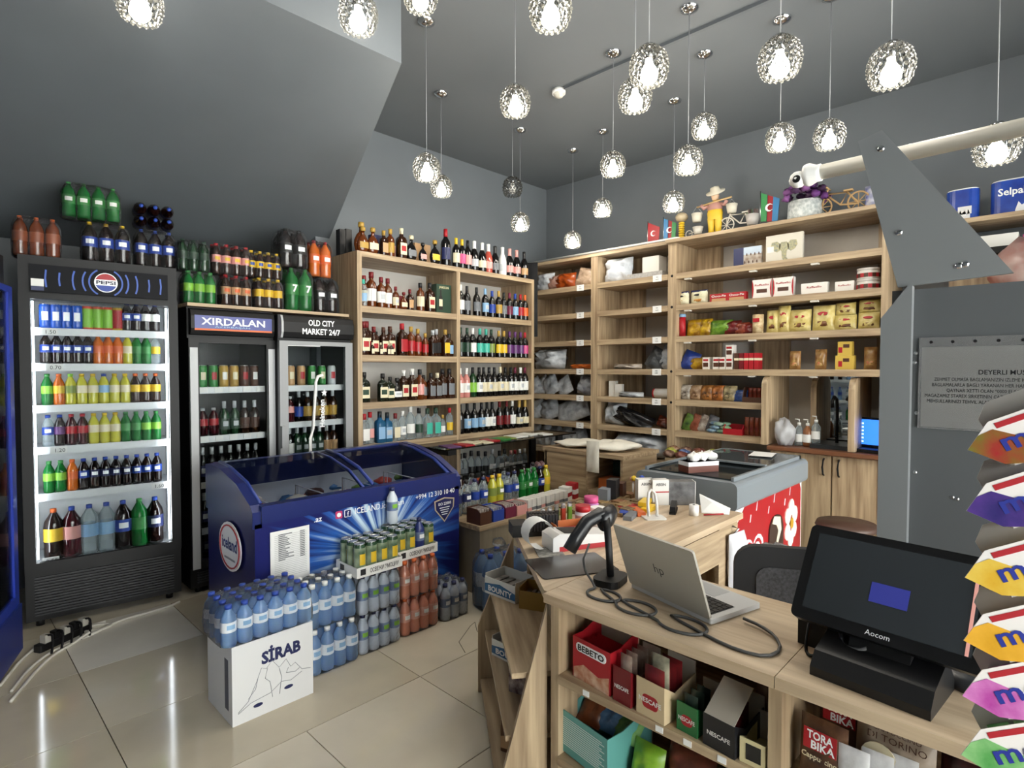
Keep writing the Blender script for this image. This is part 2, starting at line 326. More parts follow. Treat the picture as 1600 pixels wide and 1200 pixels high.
# ---- till desk and front counter
TOP = mat('b0977a', .42, var=.1, sc=30, stretch=(1, .07, 1), c2='d2bda0', bump=.05)
TOPX = mat('b0977a', .42, var=.1, sc=30, stretch=(.07, 1, 1), c2='d2bda0', bump=.05)
dk = thing('till_desk', 'oak till desk covered in small goods beside the counter', 'desk', (1.84, 1.1, 0))
wpart('desk_top', MB().prism([(1.78, 1.1), (2.75, 1.1), (2.75, 1.78), (1.835, 1.78), (1.35, 1.163), (1.35, 1.15), (1.78, 1.15)], 'z', .722, .75), TOPX, dk)
wpart('end_panel', MB().box(2.7, 2.735, 1.12, 1.76, 0, .722), WZ, dk); wpart('back_panel', MB().box(1.9, 2.7, 1.72, 1.74, 0, .722), WX, dk)
dr = wpart('drawer', MB().box(2.15, 2.5, 1.105, 1.3, .56, .715), WX, dk); wpart('leg_panel', MB().box(2.5, 2.7, 1.108, 1.128, 0, .722), WX, dk); wpart('leg_panel', MB().box(2.13, 2.15, 1.12, 1.7, 0, .722), WX, dk)
# tiered sloping side of the desk, holding chocolate boxes
d = Vector((1.835 - 1.35, 1.78 - 1.163, 0)).normalized(); nrm = Vector((-d.y, d.x, 0)); ang = math.atan2(d.y, d.x)
def diag(u, o, z): p = Vector((1.35, 1.163, 0)) + d * u + nrm * o; return (p.x, p.y, z)
tv = thing('tiered_rack', 'narrow oak stepped rack on the slanting side of the desk', 'rack', (1.35, 1.163, 0), ang)
MB().box(.02, .78, -.12, -.1, 0, .722).build('rear_panel', WX, tv); MB().prism([(-.01, 0), (.15, 0), (.15, .1), (-.01, .70)], 'x', .0, .02).build('side_panel', WZ, tv)
MB().prism([(-.01, 0), (.15, 0), (.15, .3), (-.01, .70)], 'x', .76, .78).build('side_panel', WZ, tv)
for z, o in ((.06, .14), (.28, .12), (.48, .1)): MB().box(.02, .76, -.1, o, z - .018, z).build('shelf', WX, tv)
# counter
ct = thing('counter', 'oak front counter with open shelves of coffee and sweets', 'counter', (1.33, -1.0, 0))
wpart('counter_top', MB().box(1.33, 1.78, .458, 1.148, .722, .75), TOP, ct); wpart('counter_top', MB().box(1.33, 1.78, -1.0, .456, .722, .75), TOP, ct)
for y0, y1 in ((1.1, 1.13), (.445, .475), (-.4, -.37), (-1.0, -.97)): wpart('side_panel', MB().box(1.345, 1.77, y0, y1, 0, .722), WZ, ct)
wpart('back_panel', MB().box(1.755, 1.77, -.97, 1.1, 0, .722), WY, ct)
for y0, y1 in ((.475, 1.1), (-.37, .445), (-.97, -.4)):
    for z in (.505, .25, .05): 
        s = wpart('shelf', MB().box(1.34, 1.755, y0, y1, z - .025, z), WY, ct)
        if y1 > 1 and z > .2:
            for q in (.98, .74, .66, .57, .5): wpart('price_tag', MB().box(1.3385, 1.34, q, q + .022, z - .02, z - .004), PAPER, s, ct)
# ---- chest freezer (blue)
FB = mat('16235e', .3, coat=.3); FBL = mat('27397f', .3)
fz = thing('chest_freezer', 'blue curved glass ice cream chest freezer with rays printed on it', 'freezer', (1.08, 2.76, 0))
x0, x1, yf, yb = 1.09, 2.37, 2.76, 3.4
print_m = bpy.data.materials.new('ray_print'); print_m.use_nodes = True; nt = print_m.node_tree; b = nt.nodes['Principled BSDF']; b.inputs['Roughness'].default_value = .3
tc = nt.nodes.new('ShaderNodeTexCoord'); mp = nt.nodes.new('ShaderNodeMapping'); sp = nt.nodes.new('ShaderNodeSeparateXYZ')
nt.links.new(tc.outputs['Object'], mp.inputs[0]); mp.inputs['Location'].default_value = (-.72, 0, -.42); nt.links.new(mp.outputs[0], sp.inputs[0])
at = nt.nodes.new('ShaderNodeMath'); at.operation = 'ARCTAN2'; nt.links.new(sp.outputs[2], at.inputs[0]); nt.links.new(sp.outputs[0], at.inputs[1])
nz = nt.nodes.new('ShaderNodeTexNoise'); nz.noise_dimensions = '1D'; nz.inputs['Scale'].default_value = 7; nz.inputs['Detail'].default_value = 4; nt.links.new(at.outputs[0], nz.inputs['W'])
ln = nt.nodes.new('ShaderNodeVectorMath'); ln.operation = 'LENGTH'; nt.links.new(mp.outputs[0], ln.inputs[0])
ma = nt.nodes.new('ShaderNodeMath'); ma.operation = 'MULTIPLY_ADD'; ma.inputs[1].default_value = -.95; nt.links.new(ln.outputs['Value'], ma.inputs[0]); nt.links.new(nz.outputs[0], ma.inputs[2])
rp = nt.nodes.new('ShaderNodeValToRGB'); nt.links.new(ma.outputs[0], rp.inputs[0]); e = rp.color_ramp.elements
e[0].position = .0; e[0].color = (*hx('13195c'), 1); e[1].position = .45; e[1].color = (*hx('c8dff0'), 1); k = e.new(.2); k.color = (*hx('2a5cab'), 1)
nt.links.new(rp.outputs[0], b.inputs['Base Color'])
wpart('body', MB().box(x0, x1, yf, yf + .04, .08, .7).box(x0, x1, yb - .05, yb, .08, .7).box(x0, x0 + .04, yf + .04, yb - .05, .08, .7).box(x1 - .04, x1, yf + .04, yb - .05, .08, .7).box(x0 + .04, x1 - .04, yf + .04, yb - .05, .08, .12), print_m, fz)
prof = [(yf, .68), (yf, .76), (yf + .03, .79), (yf + .2, .87), (yf + .42, .92), (yb - .06, .93), (yb, .92), (yb, .68)]
for xa in (x0 - .01, x1 - .035): wpart('end_cap', MB().prism(prof, 'x', xa, xa + .045), FB, fz)
wpart('front_rail', MB().box(x0 + .03, x1 - .03, yf - .012, yf + .05, .7, .785), FB, fz); wpart('rear_rail', MB().box(x0 + .03, x1 - .03, yb - .06, yb, .68, .925), FB, fz)
cur = [(yf + .05, .785), (yf + .2, .862), (yf + .42, .912), (yb - .06, .925)]
for a, b2, dz in ((x0 + .035, 1.78, 0), (1.7, x1 - .035, -.012)):
    l = MB()
    for (p, q), (p2, q2) in zip(cur, cur[1:]): l.add([(a, p, q + dz), (b2, p, q + dz), (b2, p2, q2 + dz), (a, p2, q2 + dz)], [(0, 1, 2, 3)], True)
    g = wpart('glass_lid', l, clear('dde3ee', .02, .02, '20283c'), fz)
    for xx in ((a, b2 - .02) if a < 1.5 else (b2 - .02, a)):
        wpart('lid_frame', MB().tube([(xx + .01, p, q + dz + .005) for p, q in cur], .011, 6), FBL, g, fz)
wpart('inner_tub', MB().box(x0 + .05, x1 - .05, yf + .05, yb - .06, .6, .61).box(x0 + .04, x1 - .04, yb - .075, yb - .065, .35, .78).box(x0 + .04, x1 - .04, yf + .045, yf + .055, .35, .74), mat('c8cdd2', .5), fz)
for k in range(48): wpart('ice_cream', MB().blob(.13, .1, .06, k, .2, 8, 5).xf(Matrix.Translation((1.17 + (k % 8) * .16, yf + .1 + .1 * (k // 8), .62 + .02 * (k % 3)))), (mat('4a2a20', .4), mat('b8402c', .4), mat('d8d0c0', .4), mat('3a6a9a', .4), mat('6a8a3a', .4))[(k * 7) % 5], fz)
for xx in (1.2, 1.5, 1.8, 2.1):
    w = MB(); w.tube([(xx, yf + .1, .56), (xx, yf + .1, .77), (xx, yb - .2, .77), (xx, yb - .2, .56)], .004, 5)
    for k in range(6): w.tube([(xx, yf + .1 + .06 * k, .56), (xx, yf + .1 + .06 * k, .77 if k in (0, 5) else .66)], .0025, 4)
    w.tube([(xx, yf + .1, .66), (xx, yb - .2, .66)], .003, 4); w.tube([(xx, yf + .1, .76), (xx + .2, yf + .1, .76), (xx + .2, yf + .1, .6)], .003, 4)
    wpart('wire_divider', w, WHITE, fz)
for xx in (x0 + .08, x1 - .08):
    for yy in (yf + .08, yb - .08): wpart('caster', MB().cyl(.035, -.012, .012, n=12).xf(Matrix.Translation((xx, yy, .036)) @ Matrix.Rotation(PI / 2, 4, 'Y')).box(xx - .02, xx + .02, yy - .02, yy + .02, .065, .08), BLACK, fz)
WHT = mat('f1f3f5', .4)
L0 = (0, 0)
def fzt(s, x, z, h, w=None, m=WHT): return lettering(s, h, m, fz, (x - 1.08, -.0125 if z > .7 else -.002, z), w=w, bold=.012)
fzt('ICELAND.ice.cream', 1.785, .655, .034, .32); fzt('+994 12 310 10 40', 2.18, .665, .03, .3); fzt('.az', 1.41, .655, .03)
ic = wpart('icon', MB().prism(rr(1.51, 1.55, .648, .688, .008), 'y', yf - .002, yf), mat('c23a6a', .4), fz); wpart('icon_ring', MB().prism(rr(1.518, 1.542, .656, .68, .011), 'y', yf - .003, yf - .002), WHT, ic, fz)
ic = wpart('icon', MB().prism(rr(1.562, 1.602, .648, .688, .004), 'y', yf - .002, yf), WHT, fz); wpart('icon_field', MB().prism(rr(1.565, 1.599, .651, .685, .004), 'y', yf - .003, yf - .002), FB, ic, fz); fzt('f', 1.582, .654, .026).location.y = -.004
bz = [(2.17, .63), (2.25, .645), (2.33, .63), (2.325, .575), (2.25, .49), (2.175, .575)]
bg = wpart('badge', MB().prism(bz, 'y', yf - .002, yf), mat('b9a88f', .4), fz); wpart('badge_field', MB().prism([((x - 2.25) * .88 + 2.25, (z - .58) * .88 + .58) for x, z in bz], 'y', yf - .003, yf - .002), mat('141a4e', .4), bg, fz)
lettering('ISO 22000', .018, WHT, bg, (2.25 - 1.08, -.004, .598), w=.1, bold=.01)
for q in range(4): wpart('badge_line', MB().box(2.21 + .006 * q, 2.29 - .006 * q, yf - .004, yf - .003, .58 - q * .014, .584 - q * .014), WHT, bg, fz)
# oval brand mark and slogan on the freezer's near end
ov = MB(); ov.lathe([(.0, 0), (.1, 0), (.1, .004), (0, .004)], 24, sm=False); ov.xf(Matrix.Translation((x0 - .012, yf + .28, .54)) @ Matrix.Rotation(-PI / 2, 4, 'Y') @ Matrix.Diagonal((1.25, 1.5, 1, 1)))
ovp = wpart('oval_logo', ov, WHT, fz)
wpart('logo_ring', MB().lathe([(.084, 0), (.09, 0), (.09, .003), (.084, .003), (.084, 0)], 24, sm=False).xf(Matrix.Translation((x0 - .0165, yf + .28, .54)) @ Matrix.Rotation(-PI / 2, 4, 'Y') @ Matrix.Diagonal((1.25, 1.5, 1, 1))), mat('b3262e', .4), ovp, fz)
lettering('iceland', .065, mat('1d2f7a', .4), ovp, (x0 - .0175 - 1.08, .28, .525), (PI / 2, 0, -PI / 2), w=.2, bold=.02)
wpart('logo_line', MB().box(x0 - .0172, x0 - .016, yf + .21, yf + .35, .472, .482), mat('8a8f98', .4), ovp, fz)
for q in range(4): wpart('slogan_line', MB().box(x0 - .0118, x0 - .0105, yf + .16 + .02 * q, yf + .44 - .02 * q, .25 - q * .045, .272 - q * .045), WHT, fz)
# price list taped to the freezer
pl = thing('price_list', 'white printed price list taped to the chest freezer', 'paper', (1.16, 2.752, .36))
MB().box(0, .2, 0, .003, 0, .29).build('sheet', PAPER, pl)
for k in range(24):
    MB().box(.02, .185, -.001, 0, .265 - k * .009, .2662 - k * .009).build('ruled_line', mat('9a9a9c', .8), pl)
    if k < 15: MB().box(.04, .07 + .05 * random.random(), -.0012, 0, .268 - k * .009, .2715 - k * .009).build('printed_row', mat('54565a', .8), pl); MB().box(.15, .175, -.0012, 0, .268 - k * .009, .2715 - k * .009).build('printed_row', mat('54565a', .8), pl)
# ---- small grey and red ice cream freezer
af = thing('red_freezer', 'grey topped ice cream freezer with a red printed side', 'freezer', (2.92, 1.22, 0))
GR = mat('7b8287', .4)
wpart('body', MB().box(2.95, 4.03, 1.24, 1.78, .08, .7), WHITE, af); wpart('rim', MB().prism(rr(1.2, 1.8, .7, .85, .03), 'x', 2.92, 4.06), GR, af)
for xx in (3.02, 3.96):
    for yy in (1.3, 1.7): wpart('foot', MB().cyl(.03, 0, .08, (xx, yy, 0), 10), BLACK, af)
wpart('print_panel', MB().prism([(2.955, .1), (4.025, .1), (4.025, .73), (3.98, .765), (3.03, .755), (2.955, .7)], 'y', 1.228, 1.24), mat('e7e7ea', .4), af)
rd = wpart('red_field', MB().prism([(2.99, .11), (4.0, .11), (4.0, .66), (3.96, .725), (3.7, .735), (3.35, .73), (3.09, .7), (2.99, .62)], 'y', 1.224, 1.228), mat('a51a20', .4), af)
wpart('ice_bar', MB().prism(rr(3.43, 3.66, .2, .57, .1, 5), 'y', 1.216, 1.224), mat('3a281f', .4), rd, af); wpart('bar_bite', MB().prism([(3.5, .57), (3.6, .55), (3.62, .47), (3.56, .39), (3.54, .41), (3.57, .47), (3.54, .51), (3.47, .53)], 'y', 1.214, 1.216), mat('e6dcc4', .4), rd, af)
for a in range(6):
    t = a * 60 * PI / 180 + .5; px, pz = 3.81 + .07 * math.cos(t), .47 + .1 * math.sin(t)
    wpart('petal', MB().prism([(px + .05 * math.cos(q * PI / 5), pz + .052 * math.sin(q * PI / 5)) for q in range(10)], 'y', 1.2165 + a * .0008, 1.224), mat('e9e4da', .4), rd, af)
wpart('flower_heart', MB().prism([(3.81 + .025 * math.cos(q * PI / 4), .47 + .035 * math.sin(q * PI / 4)) for q in range(8)], 'y', 1.213, 1.218), mat('c79a2c', .4), rd, af)
for k in range(9):
    x, z = 3.15 + .09 * k, .6 + .05 * ((k * 7) % 3); wpart('sparkle', MB().prism([(x, z), (x + .008, z), (x + .02, z + .04 + .01 * (k % 3)), (x + .012, z + .042)], 'y', 1.222, 1.224), WHT, rd, af)
def heart(s, cx, cz):
    P = []
    for k in range(28):
        t = 2 * PI * k / 28; P.append((cx + s * 16 * math.sin(t) ** 3 / 16, cz + s * (13 * math.cos(t) - 5 * math.cos(2 * t) - 2 * math.cos(3 * t) - math.cos(4 * t)) / 16))
    return P
for s, c in ((.15, WHT), (.125, mat('a51a20', .4)), (.1, WHT), (.075, mat('a51a20', .4)), (.045, WHT)):
    wpart('heart_logo', MB().prism(heart(s, 3.2, .4), 'y', 1.222 - (.16 - s) * .06, 1.2245), c, rd, af)
gl = wpart('glass_lid', MB().box(2.98, 3.55, 1.25, 1.75, .848, .858), clear('9ba3a6', .08, .03, '2a3033'), af); gl2 = wpart('glass_lid', MB().box(3.45, 4.0, 1.25, 1.75, .86, .87), clear('9ba3a6', .25, .03, '5a6063'), af)
wpart('lid_frame', MB().box(2.96, 4.03, 1.235, 1.25, .848, .872).box(2.96, 4.03, 1.75, 1.765, .848, .872).box(4.0, 4.03, 1.235, 1.765, .848, .872).box(3.44, 3.47, 1.25, 1.75, .868, .878), GR, af)
# ---- display stand seen from behind, right of the counter
pn = thing('display_stand', 'dark grey sheet metal back of a display stand with slanted fin', 'display stand', (1.85, .36, 0))
PG = mat('5a5d5f', .45, .1); PG2 = mat('7b7e80', .45, .1)
wpart('post', MB().prism([(.36, 0), (.36, 1.585), (.3, 1.668), (.29, 1.668), (.295, 0)], 'x', 1.82, 1.85), PG2, pn)
wpart('sheet', MB().box(1.85, 1.87, -.9, .34, 0, 1.66), PG, pn)
wpart('shelf', MB().box(1.87, 2.15, -.9, .34, 1.63, 1.66), PG, pn)
fn = wpart('fin', MB().prism([(.325, 1.668), (.425, 2.085), (.368, 2.1), (.09, 1.68)], 'x', 1.835, 1.85), PG2, pn)
for y, z in ((.37, 2.05), (.325, 1.815), (.196, 1.71), (.183, 1.712)): wpart('bolt', MB().lathe([(.0, .003), (.007, .003), (.009, 0)], 12).xf(Matrix.Translation((1.835, y, z)) @ Matrix.Rotation(-PI / 2, 4, 'Y')), CHROME, fn, pn)
for y, z in ((.284, 1.49), (.28, 1.33), (.281, 1.17), (.20, 1.115), (.19, 1.112), (.286, 1.465)): wpart('bolt', MB().lathe([(.0, .002), (.004, .002), (.005, 0)], 10).xf(Matrix.Translation((1.85, y, z)) @ Matrix.Rotation(-PI / 2, 4, 'Y')), STEEL, pn)
nt_ = thing('notice', 'white notice in a punched plastic sleeve on the grey panel', 'notice', (1.846, .27, 1.295))
MB().box(-.001, .001, -.3, 0, 0, .21).build('sheet', mat('c4c4c2', .7), nt_); MB().box(-.002, .0015, -.305, .006, -.004, .235).build('sleeve', clear('ffffff', .1, .1, 'ffffff'), nt_)
for k, (s, h, w, x) in enumerate((('DEYERLI MUSTERILER', .012, .143, .117), ('ZEHMET OLMASA BAGLAMANIZIN IZLEME KODUNU MONI', .009, .236, .028), ('BAGLAMALARLA BAGLI YARANAN HER HANSI BIR SUALIN', .009, .24, .023), ('QAYNAR XETTI OLAN *0000 ELAQE SAXLAMAGINI', .009, .21, .054), ('MAGAZAMIZ STAREX SIRKETININ CATIRILMA MENTEQESI OLA', .009, .255, .008), ('MEHSULLARINIZI TEHVIL ALARKEN ANLAYIS  GOSTERDIYIN', .009, .25, .013))):
    lettering(s, h, mat('2a2a2c', .8), nt_, (-.0025, -x, .139 - .0142 * k - (.003 if k else 0)), (PI / 2, 0, -PI / 2), w=w, bold=.012 if k == 0 else .0, al='LEFT')
for k in range(7): MB().lathe([(0, 0), (.004, 0)], 8).xf(Matrix.Translation((-.003, -.02 - .045 * k, .223)) @ Matrix.Rotation(-PI / 2, 4, 'Y')).build('punch_hole', BLACK, nt_)
# camera on its white pole
cp = thing('security_camera', 'white ball security camera on the end of a long white pole', 'camera', (2.25, .66, 2.15))
MB().tube([(0, 0, 0), (0, -2.86, .02)], .026, 14).build('pole', mat('cfcdc2', .4), cp)
MB().lathe([(.0, -.01), (.036, -.01), (.04, .0), (.04, .008), (.03, .03), (.03, .045), (0, .045)], 18).xf(Matrix.Translation((0, .02, 0)) @ Matrix.Rotation(PI / 2, 4, 'X')).build('mount_plate', WHITE, cp)
MB().lathe([(0, -.03), (.017, -.025), (.028, -.012), (.03, 0), (.025, .017), (.015, .026), (0, .03)], 18, c=(-.01, .05, -.012)).build('ball', WHITE, cp)
MB().lathe([(0, .002), (.012, .002), (.014, 0)], 14).xf(Matrix.Translation((-.037, .047, -.016)) @ Matrix.Rotation(-PI / 2, 4, 'Y')).build('lens', BLACK, cp)
# right-hand end of the wall: shelf with rolls, black tray, oak panel
ws = thing('wall_shelf', 'oak wall shelf carrying tissue rolls behind the slanted fin', 'shelf', (4.6, .1, 2.3))
wpart('board', MB().box(4.62, 5.0, -1.2, .72, 2.37, 2.4), WY, ws); wpart('lower_board', MB().box(4.62, 5.0, -1.2, .72, 2.16, 2.2), BLACK, ws); wpart('panel', MB().box(4.7, 5.0, -1.2, .55, 1.2, 2.1), WZ, ws)
# ---------------------------------------------------------------- bottles, cans, packets
KIND = {  # body profile, cap profile, label (z0, z1, radius, arc or None), squareness, depth factor
 'wine': ([(0,0),(.034,0),(.036,.008),(.036,.155),(.032,.175),(.017,.2),(.0135,.21),(.013,.262),(0,.262)], [(.0142,.205),(.0142,.264),(0,.265)], (.045,.13,.0364,170), 0, 1),
 'champagne': ([(0,0),(.038,0),(.041,.01),(.041,.13),(.034,.165),(.018,.205),(.0145,.22),(.014,.262),(0,.262)], [(.022,.19),(.0165,.215),(.017,.25),(.018,.27),(0,.276)], (.04,.105,.0414,170), 0, 1),
 'whisky': ([(0,0),(.034,0),(.036,.006),(.036,.15),(.03,.17),(.015,.185),(.0135,.2),(.0135,.225),(0,.225)], [(.0165,.2),(.0165,.242),(0,.243)], (.04,.125,.0364,170), 0, 1),
 'square': ([(0,0),(.034,0),(.036,.006),(.036,.145),(.03,.163),(.015,.175),(.0135,.19),(.0135,.215),(0,.215)], [(.0165,.19),(.0165,.235),(0,.236)], (.03,.12,.0366,80), 5, 1),
 'flask': ([(0,0),(.04,0),(.043,.006),(.043,.135),(.034,.155),(.015,.17),(.0135,.185),(.0135,.205),(0,.205)], [(.0165,.185),(.0165,.222),(0,.223)], (.03,.115,.0436,80), 5, .6),
 'decanter': ([(0,0),(.032,0),(.045,.02),(.054,.055),(.052,.085),(.036,.12),(.016,.14),(.014,.155),(.014,.18),(0,.18)], [(.018,.172),(.021,.185),(.019,.205),(0,.207)], (.035,.085,.0555,90), 0, .55),
 'vodka': ([(0,0),(.033,0),(.035,.006),(.035,.165),(.03,.185),(.015,.205),(.0135,.215),(.0135,.235),(0,.235)], [(.0165,.215),(.0165,.26),(0,.261)], (.05,.125,.0354,170), 0, 1),
 'can': ([(0,0),(.024,0),(.0315,.008),(.0315,.15),(.027,.16),(.027,.163),(.025,.161),(.0,.159)], [(.027,.1585),(.028,.165),(.026,.1655),(.0245,.162),(.0235,.1615),(0,.1615)], (.02,.145,.0318,None), 0, 1),
 'pet': ([(0,.006),(.02,0),(.029,.003),(.0315,.02),(.03,.06),(.0315,.075),(.0315,.13),(.028,.15),(.013,.182),(.0125,.195),(0,.195)], [(.0145,.187),(.0145,.206),(0,.207)], (.078,.128,.0319,None), 0, 1),
 'pet_big': ([(0,.008),(.03,0),(.044,.004),(.048,.025),(.045,.09),(.048,.105),(.048,.19),(.042,.225),(.016,.272),(.0135,.28),(0,.28)], [(.0155,.275),(.0155,.297),(0,.298)], (.11,.185,.0484,None), 0, 1),
}
BM = {}
def bmesh_(kind, what, m):
    k = (kind, what, m.name)
    if k not in BM:
        b, c, l, sq, sy = KIND[kind]; n = 16 if kind in ('square', 'flask') else 12
        mb = MB()
        if what == 'body': mb.lathe(b, n, sq=sq, sy=sy)
        elif what == 'cap': mb.lathe([(c[0][0] * .98, c[0][1])] + c, 10)
        elif what == 'sleeve': mb.lathe([(l[2], l[0]), (l[2], l[1])], n, sq=sq, sy=sy)
        else:
            if l[3] is None: mb.lathe([(l[2], l[0]), (l[2], l[1])], n)
            else: mb.lathe([(l[2], l[0]), (l[2], l[1])], 8, sq=sq, sy=sy, arc=(270, l[3]))
        BM[k] = mb.mesh(m)
    return BM[k]
def bottle(kind, loc, body, cap, lab, label=None, cat='bottle', group=None, s=1, rz=0, parent=None, name=None, sticker=None, zs=1, pname='bottle'):
    if parent is None: t = thing(name or ('drink_can' if kind == 'can' else 'bottle'), label, cat, loc, rz, group)
    else:
        t = part(pname, bmesh_(kind, 'body', body), parent, loc, rz)
    t.scale = (s, s, s * zs)
    if parent is None: part('can_body' if kind == 'can' else 'bottle_body', bmesh_(kind, 'body', body), t)
    if cap: part('can_lid' if kind == 'can' else 'cap', bmesh_(kind, 'cap', cap), t)
    if lab: part('label', bmesh_(kind, 'label', lab), t)
    if sticker:
        l = KIND[kind][2]; k = (kind, 'st', sticker.name)
        if k not in BM: BM[k] = MB().lathe([(l[2] + .0006, l[0] + (l[1] - l[0]) * .3), (l[2] + .0006, l[0] + (l[1] - l[0]) * .75)], 6, sq=KIND[kind][3], sy=KIND[kind][4], arc=(270, 60)).mesh(sticker)
        part('emblem', BM[k], t)
    return t
def gm(c): return mat(c, .07, spec=.6)
AMB, BRN, DRK, GRN, RUBY, ROSE = gm('5a2a0c'), gm('2c1509'), gm('0c0b0c'), gm('12351c'), gm('3a0b12'), gm('c08078')
CLR = clear('eef3f4', .22, .05, 'c4ced2'); CLRB = clear('c8e0f8', .32, .05, 'a8ccf2'); BLUG = clear('4a90c0', .4, .05, '3a7ca8'); PGRN = clear('2f9a4a', .5, .05, '1e8a3c'); COLA = gm('1a0d0a'); ORNG = gm('c4621a'); YEL = gm('b9b53a'); PINKB = gm('d38a70')
def cm(c, r=.45): return mat(c, r)
C = {k: cm(v) for k, v in dict(red='a31621', dred='6d1118', cream='d9cfb0', white='e6e6e2', black='141416', gold='b08d3c', yellow='d9b52a', blue='1f3f98', lblue='86add0', teal='3fae9a', green='2f7d3a', lime='7fb83a', olive='7a8a3a', purple='5a2c68', pink='c0457c', orange='cf5f22', grey='6f7378', burg='6a1a38', navy='1c2452', brown='4a2a1a', silver='b4b8bc', dgreen='1d3a2a', rosy='d99a94', tan='b89268').items()}
VAR = dict(a=('amber whisky', 'whisky', AMB), s=('square dark whiskey', 'square', BRN), d=('round cognac', 'decanter', AMB), D=('dark round liqueur', 'decanter', DRK), w=('dark wine', 'wine', DRK), g=('green wine', 'wine', GRN), c=('sparkling wine', 'champagne', DRK),
           v=('clear spirit', 'vodka', CLR), f=('flat square liqueur', 'flask', gm('10180f')), p=('rose wine', 'wine', ROSE), b=('blue gin', 'square', BLUG), q=('clear square gin', 'square', CLR), W=('white sparkling wine', 'champagne', cm('dddddc', .2)), R=('rose sparkling wine', 'champagne', gm('a8493c')))
